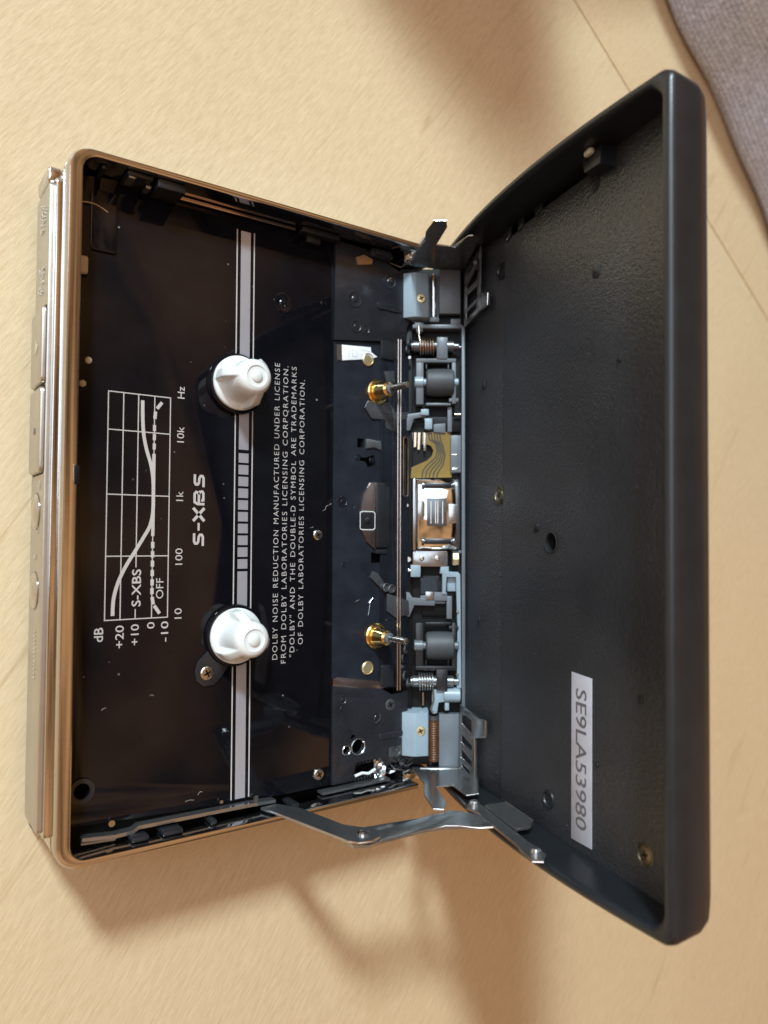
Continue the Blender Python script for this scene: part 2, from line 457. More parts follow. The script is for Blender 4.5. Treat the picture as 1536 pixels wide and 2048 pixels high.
def button(y0, y1, sym):
    mb = MB(); padx(mb, y0-.28, y1+.28, -13.7, -4.75, -1.54, -1.4, 1.0, .03); part('key_gap', mb, 'well_black', panel)
    mb = MB(); padx(mb, y0, y1, -13.4, -5.0, -2.15, -1.3, .9, .3)
    o = part('button', mb, 'champagne_satin', panel, 30)
    mb = MB(); yc = (y0+y1)/2
    if sym == 't': mb.prism([(yc-1.1, -9.2), (yc+1.2, -9.2), (yc, -7.2)], -2.28, -2.1, Mx=frame((0, 0, 0), (0, 1, 0), (0, 0, 1), (1, 0, 0)))
    else: mb.box(-2.25, -2.1, yc-.5, yc+.5, -9.3, -8.3, .05)
    part('symbol', mb, 'chrome' if sym == 't' else 'dark_steel', panel)
button(17.9, 29.6, 't'); button(4.5, 17.4, 's')
for yc in (-1.3, -13.3):
    mb = MB(); mb.lathe([(3.0, 0), (2.95, .03), (2.7, .03)], T(-1.5, yc, -9.6) @ Matrix.Rotation(R(-90), 4, 'Y'), 32); part('key_gap', mb, 'dark_steel', panel)
    mb = MB(); mb.lathe([(2.75, 0), (2.75, .2), (2.45, .42), (2.1, .42), (1.9, .3), (1.2, .62), (0, .75)], T(-1.45, yc, -9.6) @ Matrix.Rotation(R(-90), 4, 'Y'), 32)
    part('round_button', mb, 'champagne_metal', panel, 30)
mb = MB()
for y0, y1, z0, z1, k in ((41.8, 46.4, -10.5, -6.5, 26), (32.2, 36.6, -11.5, -7.2, 26), (2.2, 3.2, -8, -6, 4), (-5.2, -3.7, -9, -7, 4), (-8.5, -7.2, -10, -8.5, 4), (-9.5, -17, -8, -8, 0)):
    for i in range(k):
        y = random.uniform(y0, y1); z = random.uniform(z0, z1)
        mb.box(-1.72, -1.45, y-.14, y+.14, z-.2, z+.2, .05, seg=1)
for i in range(12):
    y = -19.5-.62*i; mb.box(-1.66, -1.45, y-.12, y+.12, -8.9-.3*(i % 2), -8.3, .04, seg=1)
o = part('embossed_marks', mb, 'chrome', panel); o['kind'] = 'stuff'

# ---- deck plate ------------------------------------------------------------
def circ(cx, cy, r, k=20): return [(cx+r*math.cos(2*math.pi*i/k), cy+r*math.sin(2*math.pi*i/k)) for i in range(k)]
mb = MB(DF)
mb.prism([(2.35, 50.9), (8, 51.6), (48.75, 51.6), (48.75, -50.6), (38.5, -50.5), (24, -49.9), (6.2, -48.9), (2.35, -48.6)], -1.2, 0, bev=.08,
         holes=[circ(4.9, -43.6, 1.15)])
deck = part('deck_plate', mb, 'gloss_black', PL)
mb = MB(DF); mb.lathe([(1.2, 0), (1.9, .05), (1.9, .22), (1.25, .30), (1.2, -.6)], T(4.9, -43.6, 0), 28, caps=False); part('grommet', mb, 'dark_plastic', deck)

mb = MB(DF)
Z0 = .0
def line(pts, w): mb.ribbon(pts, w, .012, .0)
# silver band with two thin lines, broken into ten squares in the middle
def band(m_, y0, y1, xo0=0.):
    pass
xs = lambda y: 30.72+.000*y
mbl = MB(DF)
for dx in (-1.62, 1.62):
    mbl.ribbon([(30.75+dx, -49.6), (30.75+dx, 48.8)], .22, .012, 0)
part('printed_line', mbl, 'print_grey', deck)
for y0, y1 in ((10.2, 48.7), (-49.6, -10.9)):
    q = MB(DF); q.ribbon([(30.75, y0), (30.75, y1)], 1.85, .012, 0); part('printed_band', q, 'print_silver', deck)
q = MB(); q.ribbon([(0, -.82), (0, .82)], 1.85, 0, 0); sq = q.mesh('printed_square', 'print_silver')
copies('printed_square', sq, deck, [T(30.75, 8.75-2.04*i, -5.488) for i in range(10)])

# graph of bass response
gx = [7.8, 10.15, 12.5, 15.1, 17.7]
def onto(w, x): pass
for i, x in enumerate(gx):
    segs = [(-18.05, 17.8)]
    if i == 2: segs = [(-18.05, -16.5), (-9.9, 17.8)]
    for a, b_ in segs: mb.ribbon([(x, a), (x, b_)], .17, .012, 0)
for y in (17.8, 11.8, 1.6, -8.1, -18.05): mb.ribbon([(7.72, y), (17.78, y)], .17, .0125, 0)
part('graph_grid', mb, 'print_grey', deck)
def cr_spline(P, k=6):
    out = []
    for i in range(len(P)-1):
        a, b_, c, d = P[max(0, i-1)], P[i], P[i+1], P[min(len(P)-1, i+2)]
        for j in range(k):
            t = j/k
            out.append(tuple(.5*((2*b_[q])+(-a[q]+c[q])*t+(2*a[q]-5*b_[q]+4*c[q]-d[q])*t*t+(-a[q]+3*b_[q]-3*c[q]+d[q])*t**3) for q in range(len(b_))))
    return out+[tuple(P[-1])]
mb = MB(DF)
mb.ribbon(cr_spline([(9.0, -17.4), (9.1, -14.9), (9.7, -12.4), (10.8, -9.9), (12.4, -7.2), (13.7, -5.0), (14.6, -3.3), (15.05, -1.2), (15.1, 1.6), (15.0, 4.4), (14.6, 6.7), (13.9, 9.0), (13.4, 11.4), (13.2, 14.0), (13.15, 16.9)]), .56, .014, 0)
part('bass_curve', mb, 'print_grey', deck)
mb = MB(DF)
for pts in ([(16.4, -17.4), (15.5, -16.1)], [(15.35, -15.9), (15.15, -14.7)], [(15.1, -4.9), (15.1, 8.4)], [(15.15, 14.1), (15.25, 15.3)], [(15.5, 15.8), (16.3, 16.9)]):
    mb.ribbon(pts, .54, .016, 0)
for y in (-14.1, -12.7, -11.2, -9.7, -8.2, -6.7): mb.ribbon([(15.12, y-.15), (15.12, y+.85)], .54, .016, 0)
for y in (9.6, 11.1, 12.6): mb.ribbon([(15.12, y-.5), (15.12, y+.5)], .5, .016, 0)
part('flat_curve', mb, 'print_grey', deck)

def print_text(txt, xt, xb, y0, y1, mat='print_grey', bold=0., parent=None, name='printed_text'):
    mb = MB(DF); mb.add(glyphs(txt, y1-y0, xb-xt, bold if len(txt) < 12 else -.006, 1.0 if len(txt) < 12 else 1.22), frame((xb, y0, .018), (0, 1, 0), (-1, 0, 0), (0, 0, 1)))
    return part(name, mb, mat, parent or deck, smooth=False)
print_text('dB', 6.2, 7.6, -21.3, -19.1, bold=.01)
print_text('+20', 9.4, 10.75, -22.5, -18.95, bold=.004)
print_text('+10', 11.8, 13.1, -22.2, -18.9, bold=.004)
print_text('0', 14.35, 15.6, -19.75, -18.7, bold=.004)
print_text('-10', 16.6, 17.85, -22.0, -18.7, bold=.004)
print_text('10', 18.8, 20.05, -18.4, -16.7, bold=.0)
print_text('100', 18.8, 20.05, -9.6, -6.9, bold=.0)
print_text('1k', 18.8, 20.05, .9, 2.5, bold=.0)
print_text('10k', 18.8, 20.05, 10.6, 13.2, bold=.0)
print_text('Hz', 18.8, 20.05, 17.9, 19.9, bold=.004)
print_text('S-XBS', 11.85, 13.3, -16.1, -10.2, bold=.012)
print_text('OFF', 15.7, 16.95, -15.0, -11.7, bold=.0)
print_text('DOLBY NOISE REDUCTION MANUFACTURED UNDER LICENSE', 36.55, 37.6, -26.6, 26.3)
print_text('FROM DOLBY LABORATORIES LICENSING CORPORATION.', 38.25, 39.3, -27.4, 26.0)
print_text('"DOLBY" AND THE DOUBLE-D SYMBOL ARE TRADEMARKS', 39.95, 41.0, -26.4, 26.1)
print_text('OF DOLBY LABORATORIES LICENSING CORPORATION.', 41.65, 42.7, -24.3, 23.9)
# the wide squared letters of the S-XBS mark: strokes in letter space (advance, height 0..1)
mb = MB(DF)
def st(pts, w=.42):
    mb.ribbon([(23.75-h*1.95, a) for a, h in pts], w, .018, 0)
def ess(a):
    st([(a+2.1, .89), (a+.75, .89), (a+.42, .80), (a+.42, .62), (a+.7, .52), (a+1.5, .48), (a+1.85, .38), (a+1.85, .2), (a+1.5, .11), (a, .11)])
ess(-6.5)
st([(-3.95, .5), (-2.65, .5)], .36)
st([(-2.35, .0), (-.15, 1.0)], .5); st([(-2.35, 1.0), (-.15, .0)], .5)
st([(.5, 0), (.5, .62), (.8, .88), (1.2, .89), (2.2, .89), (2.5, .75), (2.4, .58), (2.1, .51), (.7, .51)]); st([(2.1, .51), (2.55, .42), (2.6, .2), (2.3, .11), (1.15, .11), (1.15, .3)])
ess(3.35)
part('printed_text', mb, 'print_grey', deck, smooth=False)

# ---- screws (shared meshes) -------------------------------------------------
def screw_mesh(name, r, mat, hgt=.35):
    mb = MB(); seg = 24
    mb.lathe([(r, -.3), (r, hgt*.35), (r*.86, hgt*.85), (r*.6, hgt), (0, hgt*1.02)], I4, seg)
    return mb.mesh(name, mat)
def cross_mesh(r):
    mb = MB()
    for a in (25, 115):
        mb.box(-r*.55, r*.55, -r*.13, r*.13, 0, .02, 0, Matrix.Rotation(R(a), 4, 'Z'))
    return mb.mesh('screw_slot', 'well_black')
SCR = {}
def screw(parent, Mx, r=1.05, mat='screw_steel', hgt=.35):
    k = (r, mat, hgt)
    if k not in SCR: SCR[k] = (screw_mesh('screw', r, mat, hgt), cross_mesh(r))
    a, b_ = SCR[k]
    mb = MB(Mx)
    o = link('screw', a, parent, mmw(Mx))
    if parent is PL:
        link('screw_slot', b_, o, mmw(Mx @ T(0, 0, hgt*1.02)))
    else: link('screw_slot', b_, parent, mmw(Mx @ T(0, 0, hgt*1.02)))
    return o
screw(PL, T(45.7, -4.5, -5.5), .95, 'screw_steel', .25)
screw(PL, T(46.2, -48.2, -5.5), 1.05, 'screw_steel', .35)
# shallow pressed rings in the deck
def pressed(parent, x, y, z, r, mat='gloss_black', pin=True):
    mb = MB(); mb.lathe([(r, -.05), (r, .07), (r*.86, .12), (r*.74, .03), (r*.4, .03), (r*.3, .14 if pin else .03), (0, .17 if pin else .03)], T(x, y, z), 28)
    return part('pressed_ring', mb, mat, parent, 25)
pressed(deck, 38.2, 37.4, -5.5, 1.9); pressed(deck, 46.6, 38.9, -5.5, .6)
mb = MB(DF)
for x, y, r in ((4.7, 22.2, .55), (3.9, 18.5, .55)): mb.lathe([(r, 0), (r*.9, .25), (r*.5, .4), (0, .42)], T(x, y, 0), 16)
part('locating_pin', mb, 'cream_plastic', deck)
mb = MB(DF); mb.box(2.4, 4.2, 35.4, 38.1, 0, 1.1, .3); part('catch_tab', mb, 'cream_plastic', deck)
mb = MB(DF); mb.prism(rr(4.6, 8.6, 39.6, 49.3, .5), 0, .35, bev=.12); part('raised_pad', mb, 'gloss_black', deck)
mb = MB(DF); mb.tube([(2.9+1.2*i*.32, 46.6+.6*math.sin(i/11*math.pi*.9)-.08*i, .4) for i in range(12)], .09); part('wire_clip', mb, 'pale_brass', deck)

# ---- side gutter and its link bar, wall clips -------------------------------
mb = MB(); mb.prism([(2.3, -48.7), (24, -50.0), (38, -50.7), (62, -50.8), (62, -51.75), (2.3, -51.75)], -9, -8.2); part('gutter', mb, 'well_black', PL)
def strip3(mbx, pts, th, z0, z1):
    """bar of thickness th in the xy plane following pts, from z0 to z1"""
    L = []; Rr = []
    P = [Vector(p) for p in pts]
    for i in range(len(P)):
        d = (P[min(i+1, len(P)-1)]-P[max(i-1, 0)]).normalized(); nn = Vector((-d.y, d.x)); L.append(P[i]+nn*th/2); Rr.append(P[i]-nn*th/2)
    mbx.prism([tuple(p) for p in L]+[tuple(p) for p in reversed(Rr)], z0, z1)
mb = MB(); strip3(mb, [(4.6, -50.2), (9.4, -50.7), (12.2, -50.6), (13.0, -50.1), (24, -50.25), (32, -50.4), (36.5, -50.6)], .55, -5.2, -3.4)
part('link_rail', mb, 'steel', PL)
mb = MB(); strip3(mb, [(4.6, -50.95), (9.6, -51.3)], .3, -5.4, -3.9); part('link_rail', mb, 'steel', PL)
for x, w, h in ((11.5, 2.6, 1.6), (16.2, 3.2, 1.8), (24.2, 1.0, 1.4), (38.6, 1.4, 2.0)):
    mb = MB(); mb.box(x, x+w, -51.65, -50.9, -5.2, -5.2+h+2, .25)
    part('gutter_block', mb, 'dark_plastic', PL)
for x, y, r in ((33.5, -49.9, .45), (9.3, -49.2, .5), (27.2, -49.4, .3)):
    mb = MB(); mb.cyl((x, y, -5.3), r, .35); part('stud', mb, 'screw_steel', PL)
# far side wall: ledge and clips
mb = MB(); mb.box(17.6, 40.2, 50.95, 51.55, -5.3, -4.75, .12); part('ledge', mb, 'pink_metal', PL)
for x0, x1, y0, z1 in ((5.2, 6.1, 51.0, -1.6), (8.9, 13.0, 50.9, -1.0), (13.6, 18.2, 50.2, -.9), (41, 49, 50.6, -3.4), (42.5, 45.5, 49.4, -4.6)):
    mb = MB(); mb.box(x0, x1, y0, 51.72, -5.6, z1, .35)
    part('wall_clip', mb, 'dark_plastic', PL)
mb = MB(); mb.box(9.2, 10.4, 50.6, 51.2, -4.6, -1.3, .25); part('clip_spring', mb, 'steel', PL)
mb = MB(); mb.box(12.2, 13.1, 50.2, 50.9, -4.8, -2.4, .2); part('clip_spring', mb, 'steel', PL)

# ---- plates around the capstans ---------------------------------------------
mb = MB(DF)
mb.prism([(48.9, 32.3), (65.6, 34.4), (65.8, 37.5), (67, 39), (67, 47.6), (62, 49), (56, 51.2), (48.9, 51.4)], -.3, .55, bev=.12)
cov = part('cover_plate', mb, 'cover_black', PL, label='plain black cover plate at the far end of the deck')
for x, y, r in ((61.4, 45.9, 1.5), (53.2, 40.9, 1.7), (53.5, 35.6, 1.25), (55.7, 35.3, .9)): pressed(cov, x, y, -4.95, r, 'cover_black')
mb = MB(DF); mb.lathe([(.5, 0), (.45, .3), (0, .42)], T(61.6, 46.2, .6), 16); part('stud', mb, 'screw_steel', cov)
mb = MB(DF); mb.prism(rr(58.3, 64.6, 39.9, 41.4, .7), .5, .82, bev=.2); part('embossed_rib', mb, 'cover_black', cov)
mb = MB(DF); mb.prism(rr(56.4, 61.6, 49.7, 51.6, .9), .5, 1.5, bev=.35); mb.prism(rr(57.2, 60.8, 50.1, 51.2, .5), 1.4, 1.9, bev=.2); part('moulded_foot', mb, 'cover_black', cov)
mb = MB(DF); mb.prism([(53.4, 49.0), (55.2, 49.9), (57.2, 49.4), (57, 48.4), (53.8, 47.6)], .56, .72); part('window_tab', mb, 'copper_wire', cov)

mb = MB(DF)
mb.prism([(48.9, -32.4), (60, -34.2), (62.5, -35.6), (66.2, -35.2), (66.2, -47.5), (61, -49.2), (59.6, -47.3), (54.0, -47.3), (53.6, -50.6), (48.9, -50.6)], -.3, .45, bev=.08,
         holes=[circ(54.5, -44.4, 1.35), circ(51.9, -44.7, .75, 14), circ(53.4, -42.5, .5, 12), circ(51.0, -35.2, .45, 10)])
cov2 = part('cover_plate', mb, 'cover_black', PL, label='black cover plate with screws and round holes at the near end of the deck')
screw(cov2, DF @ T(61.9, -37.4, .45), 1.1, 'dark_steel', .2)
for x, y, r in ((58.6, -39.4, 1.15), (51.0, -35.2, .9), (63, -45.9, .7), (50.9, -36.9, .5)): pressed(cov2, x, y, -5.05, r, 'cover_black')
mb = MB(DF); mb.prism(rr(59.2, 65, -43.9, -42.6, .6), .4, .7, bev=.2); part('embossed_rib', mb, 'cover_black', cov2)
mb = MB(DF); mb.lathe([(1.45, .44), (1.6, .5), (1.5, .62), (1.36, .5), (1.34, -.5)], T(54.5, -44.4, 0), 28, caps=False); mb.lathe([(.8, .44), (.95, .5), (.85, .6), (.75, .5), (.74, -.4)], T(51.9, -44.7, 0), 20, caps=False)
part('hole_collar', mb, 'steel', cov2)
# toothed opening, crumpled foil and ribbon wires near the corner
mb = MB(DF)
for i in range(7): mb.box(54.3+i*.75, 54.65+i*.75, -47.9, -47.2, -.8, .1, .05, seg=1)
for i in range(8): mb.box(54.0+i*.7, 54.3+i*.7, -50.9, -50.3, -.6, .2, .05, seg=1)
part('rack_teeth', mb, 'dark_plastic', cov2)
mb = MB(DF); mb.tube([(54, -49.9, .1), (55.5, -49.5, .3), (57, -49.9, .2), (58.6, -49.3, .2)], .28); part('white_wire', mb, 'white_plastic', cov2)
def crumple(x0, x1, y0, y1, z, amp, nx, ny, seed):
    rnd = random.Random(seed); b = bmesh.new()
    g = [[b.verts.new((x0+(x1-x0)*i/nx+rnd.uniform(-.1, .1), y0+(y1-y0)*j/ny+rnd.uniform(-.1, .1), z+rnd.uniform(-amp, amp))) for j in range(ny+1)] for i in range(nx+1)]
    for i in range(nx):
        for j in range(ny):
            b.faces.new((g[i][j], g[i+1][j], g[i+1][j+1])); b.faces.new((g[i][j], g[i+1][j+1], g[i][j+1]))
    return b
mb = MB(DF); mb.add(crumple(58.4, 61.2, -51.0, -46.9, -.1, .35, 5, 8, 3)); part('foil_tape', mb, 'chrome', cov2, smooth=False)
mb = MB(DF); mb.add(crumple(61.3, 67.5, -51.2, -47.2, -.6, .9, 8, 7, 5)); part('tangled_film', mb, 'dark_smoke', cov2, smooth=False)
mb = MB(DF)
rnd = random.Random(4)
for i in range(14):
    x = 61+rnd.random()*5.5; y = -47.6-rnd.random()*3; a = rnd.uniform(-.9, .9)
    mb.tube([(x, y, .1+rnd.random()*.5), (x+1.3*math.cos(a), y+1.3*math.sin(a), .2+rnd.random()), (x+2.2*math.cos(a+.4), y+2.0*math.sin(a+.4), rnd.random()*.6)], .05, 5)
part('fine_wire', mb, 'steel', cov2)
mb = MB(DF); mb.box(46, 61, -51.5, -51.05, -.2, 1.9, .12); part('side_rail', mb, 'dark_steel', cov2)
mb = MB(DF); mb.prism(rr(61.6, 66.6, -47.6, -45.6, .4), -.1, .5, bev=.12); part('bridge', mb, 'dark_steel', cov2)

# centre plate between the covers
mb = MB(DF)
hp = [(54.4, 14.4), (56.6, 14.3), (56.7, 12.6), (54.6, 12.4)]
mb.prism([(48.95, 32.2), (65.2, 34.2), (65.2, -34.6), (60, -34), (48.95, -32.2)], -1.4, -.05,
         holes=[[(54.3, 14.2), (55.9, 14.2), (55.9, 12.4), (54.3, 12.4)], [(53.9, 11.0), (54.7, 11.0), (55.4, 10.5), (56.4, 10.6), (58.2, 11.2), (58.6, 9.4), (56.8, 8.6), (56.2, 9.7), (54.9, 9.9), (54.0, 9.8)],
                [(57.6, -7.8), (62, -7.8), (62.6, -9.6), (57.6, -9.9)]])
mech = part('mechanism_plate', mb, 'deck_grey', PL)
mb = MB(DF); mb.box(48.6, 65.5, -34.8, 34.6, -4.2, -1.7); part('under_plate', mb, 'well_black', PL)
# smoked strip and raised bridge beside the guide rods
mb = MB(DF); mb.prism([(59.6, 34), (66.4, 34.2), (66.6, -34.4), (59.6, -34)], -.04, .3, bev=.1,
     holes=[rr(65.15, 66.0, 3.8, 14.9, .35), [(60.6, 24), (62.6, 24.6), (62.2, 20.5), (60.7, 20)], [(60.6, -16), (62.6, -15), (62.6, -19), (60.7, -19.4)]])
part('smoked_strip', mb, 'dark_smoke', PL)
for x in (63.35, 64.0):
    mb = MB(DF); mb.tube([(x, 34.6, .85), (x-.05, 10, .85), (x-.05, -10, .85), (x, -34.8, .85)], .17, 10)
    part('guide_rod', mb, 'rod_steel', PL)
mb = MB(DF); mb.tube([(65.0, 3.6, .4), (65.0, 14.9, .4), (65.3, 15.3, .4), (65.9, 15.3, .4), (66.15, 14.9, .4), (66.15, 3.6, .4), (65.6, 3.2, .4), (65.0, 3.6, .4)], .09, 8); part('slot_trim', mb, 'chrome', PL)
# flat white tab at one end, pinkish metal tab at the other
mb = MB(DF); mb.prism([(50.6, 31.7), (57.2, 32.2), (57.3, 31.3), (58.8, 30.5), (57.2, 29.9), (50.7, 28.7)], .02, .16, bev=.04); wl_ = part('white_tab', mb, 'tab_white', PL)
mb = MB(DF); mb.prism([(49.5, 31.6), (50.55, 31.7), (50.65, 28.7), (49.7, 28.6)], .02, .15); part('tab_end', mb, 'copper_wire', wl_)
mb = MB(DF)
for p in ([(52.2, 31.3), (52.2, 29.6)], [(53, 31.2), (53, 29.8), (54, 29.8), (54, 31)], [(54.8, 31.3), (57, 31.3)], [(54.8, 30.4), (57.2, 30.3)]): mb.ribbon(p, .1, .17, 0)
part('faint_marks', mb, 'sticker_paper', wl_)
mb = MB(DF); mb.prism([(48.9, -31.1), (50, -30.9), (60.6, -32.9), (60.9, -34.0), (58.6, -34.2), (48.9, -32.4)], .0, .45, bev=.1); part('polished_tab', mb, 'pink_metal', PL, label='pinkish metal tab at the near end of the centre plate')
mb = MB(DF); mb.prism(rr(59.3, 62.9, 30.2, 34.0, .7), .3, .75, bev=.25); part('moulded_clip', mb, 'dark_plastic', PL)
mb = MB(DF); mb.prism(rr(59.6, 62.6, -33.9, -29.6, .6), .3, .8, bev=.25); part('moulded_clip', mb, 'dark_plastic', PL)
for x, y in ((60.0, 30.6), (60.2, -31.2)):
    mb = MB(DF); mb.lathe([(.5, 0), (.48, .25), (.2, .42), (0, .45)], T(x, y, 0), 16); part('stud', mb, 'chrome', PL)
# brass discs
mb = MB(); mb.lathe([(1.28, 0), (1.28, .25), (1.12, .38), (1.05, .2), (0, .26)], I4, 28); bd = mb.mesh('brass_disc', 'pale_brass')
copies('brass_disc', bd, PL, [T(56.6, 29.7, -5.55), T(56.8, -29.9, -5.55)])
# capstans
def capstan(x, y, lean):
    A = T(x, y, -5.5) @ Matrix.Rotation(R(lean), 4, 'X')
    mb = MB(A); mb.lathe([(2.45, 0), (2.45, .35), (2.2, .6), (1.75, .62), (1.7, 1.2), (1.85, 1.5), (1.5, 2.9), (1.38, 3.9), (1.05, 4.3), (.6, 4.35)], I4, 36)
    c = part('capstan', mb, 'brass', PL, 30)
    mb = MB(A); mb.lathe([(1.02, 4.2), (1.0, 4.75), (.6, 4.85), (.58, 4.85)], I4, 20); part('washer', mb, 'grey_plastic', c)
    mb = MB(A); mb.lathe([(.60, 3.0), (.60, 9.9), (.45, 10.15), (0, 10.2)], I4, 20); part('shaft', mb, 'screw_steel', c)
    return c
capstan(58.9, 23.6, 1); capstan(58.7, -23.9, 0)
for pl_, z0, z1 in (([(59.2, 21.4), (61.5, 22), (63, 20), (66.4, 20.4), (66.4, 19.3), (63.8, 18.2), (63.4, 16), (60.8, 16.6), (60.5, 18.3), (57.4, 18.2), (55.8, 20.2), (56.6, 21.7)], .02, .4),
    ([(60, 27.8), (62.5, 28.2), (62.6, 25.8), (60.9, 25.6)], .3, .7),
    ([(58.9, -11.8), (61.2, -14.6), (60.6, -15.6), (58.1, -13.4), (57.2, -12.6), (57.8, -11.4)], .0, .45),
    ([(61, -15.8), (66.2, -17.4), (66.4, -20.2), (63, -20.6), (61, -19.2)], .3, .7)):
    mb = MB(DF); mb.prism(pl_, z0, z1, bev=.1); part('cam_lever', mb, 'dark_steel', PL)
for x, y in ((60.6, -14.6), (61.9, -14.9)):
    mb = MB(DF); mb.lathe([(.85, .4), (.85, .95), (.7, 1.05), (.6, .7), (0, .7)], T(x, y, 0), 20); part('pivot', mb, 'dark_steel', PL)
mb = MB(DF); mb.prism([(56.2, 14.2), (59.6, 14.0), (59.8, 12.2), (58.0, 12.6), (56.2, 12.3)], -.02, .3, bev=.06); part('leaf_spring', mb, 'steel', PL)
for x, y, r in ((54.4, 10.4, .55), (57.6, 10.1, .55), (61.1, 10.2, .95), (51.1, 1.9, 1.1), (51.4, -10.1, .6)): pressed(mech, x, y, -5.55, r, 'dark_smoke')
mb = MB(DF); mb.tube([(57.1, -17.5, .15), (57.9, -16.6, .15), (58.9, -17.2, .15)], .06, 6); mb.tube([(56.9, -19.8, .15), (57.3, -17.6, .15)], .05, 6); part('fine_wire', mb, 'steel', PL)
# counterweight of the head: pale rounded plate with a black block
mb = MB(DF); mb.prism([(58.3, 5.9), (57.0, 5.6), (55.7, 3.6), (55.1, .4), (55.0, -1.0), (55.2, -3.4), (56.2, -5.6), (58.3, -7.2)], .0, .5, bev=.12)
g = part('head_guard', mb, 'pink_metal', PL)
mb = MB(DF); mb.prism(rr(54.7, 57.9, -3.2, -.1, .6), .5, .62, bev=.05); mb.lathe([(.6, .6), (.6, .8), (.3, .95), (0, .97)], T(56.3, -1.6, 0), 20); part('guard_pad', mb, 'dark_plastic', g)
mb = MB(DF); mb.ribbon([(54.6, -3.2), (54.6, -.1), (55.2, .1), (57.6, .1), (58.0, -.2), (58.0, -3.1), (57.6, -3.4), (55.0, -3.4), (54.6, -3.2)], .16, .66, 0); part('pad_outline', mb, 'white_plastic', g)
mb = MB(DF); mb.box(58.35, 60.9, -6.9, 5.8, -.4, 1.0, .35); mb.box(60.9, 61.5, -6.4, 5.2, -.4, .6, .15); mb.box(58.4, 61, -8.1, -7.2, -.3, .6, .2); part('guard_block', mb, 'dark_plastic', g)

# ---- spindles ---------------------------------------------------------------
def lob(r, z, a):
    if 1.9 < z < 8.2:
        k = max(0., math.cos(3*(a-.5)))
        k = min(1, max(0, (k-.62)/.25)); k = k*k*(3-2*k)
        return max(r, r+k*(min(1.25, 4.45-r)*(1 if z < 5.2 else max(0, 1-(z-5.2)/3.0))))
    return r
mb = MB(Matrix.Diagonal((1.03, 1.03, .90, 1)))
mb.lathe([(4.3, .7), (4.55, .95), (4.58, 1.5), (4.4, 1.8), (3.7, 1.95), (3.45, 2.2), (3.3, 3.2), (3.22, 4.4), (3.15, 5.2), (3.1, 6.2), (3.0, 7.2), (2.88, 8.1), (2.6, 8.75), (2.2, 9.1), (1.75, 9.2), (1.62, 9.0), (1.05, 8.98), (.95, 9.2), (.85, 9.32), (0, 9.34)], I4, 144, rf=lob)
hub_me = mb.mesh('spindle', 'white_plastic', 50)
mb = MB(); mb.lathe([(5.3, 0), (5.3, .5), (5.1, .8), (4.75, .85), (4.3, .7)], I4, 48); ring_me = mb.mesh('spindle_ring', 'gloss_black')
for y, a in ((21.5, 20), (-21.75, 75)):
    q = T(29.3, y, -5.5) @ Matrix.Rotation(R(a), 4, 'Z'); o = link('spindle', hub_me, PL, mmw(q)); link('spindle_ring', ring_me, o, mmw(q))
mb = MB(DF); mb.prism([(22.3, -27.2), (22.6, -28.8), (23.9, -29.9), (25.6, -29.8), (27.0, -28.6), (28.2, -26.9), (31.2, -26.4), (32.5, -24), (26, -22), (24.4, -24.2), (22.9, -25.6)], .02, .4, bev=.12)
part('spindle_tab', mb, 'cover_black', PL)
screw(PL, DF @ T(24.4, -27.7, .4), 1.15, 'screw_steel', .3)

# ---- mechanism carrier by the hinge (frame MF: a, y, h) ----------------------
mb = MB(MF)
mb.box(-1.5, 11.0, -50.2, 50.2, -6.5, -2.2)
part('carrier_back', mb, 'well_black', PL)
mb = MB(MF)
mb.box(10.75, 11.45, -39.9, 37.6, -4, .6, .12)
mb.box(.9, 11.0, 37.2, 38.0, -3, .5, .12)
mb.box(8.6, 10.7, 8.2, 15.7, -2.5, -.1, .15)
mb.box(8.9, 10.7, -8, -7.4, -2.5, .2, .1)
car = part('carrier_frame', mb, 'grey_plastic', PL)
mb = MB(MF); mb.box(-1.2, 1.0, -39, 39, -2.4, -1.2, .2); mb.box(4, 10.7, 16.5, 19.6, -2.2, -1.2, .2); mb.box(3.0, 9.5, -20.6, -12.5, -2.2, -1.4, .2); part('carrier_floor', mb, 'well_black', PL)

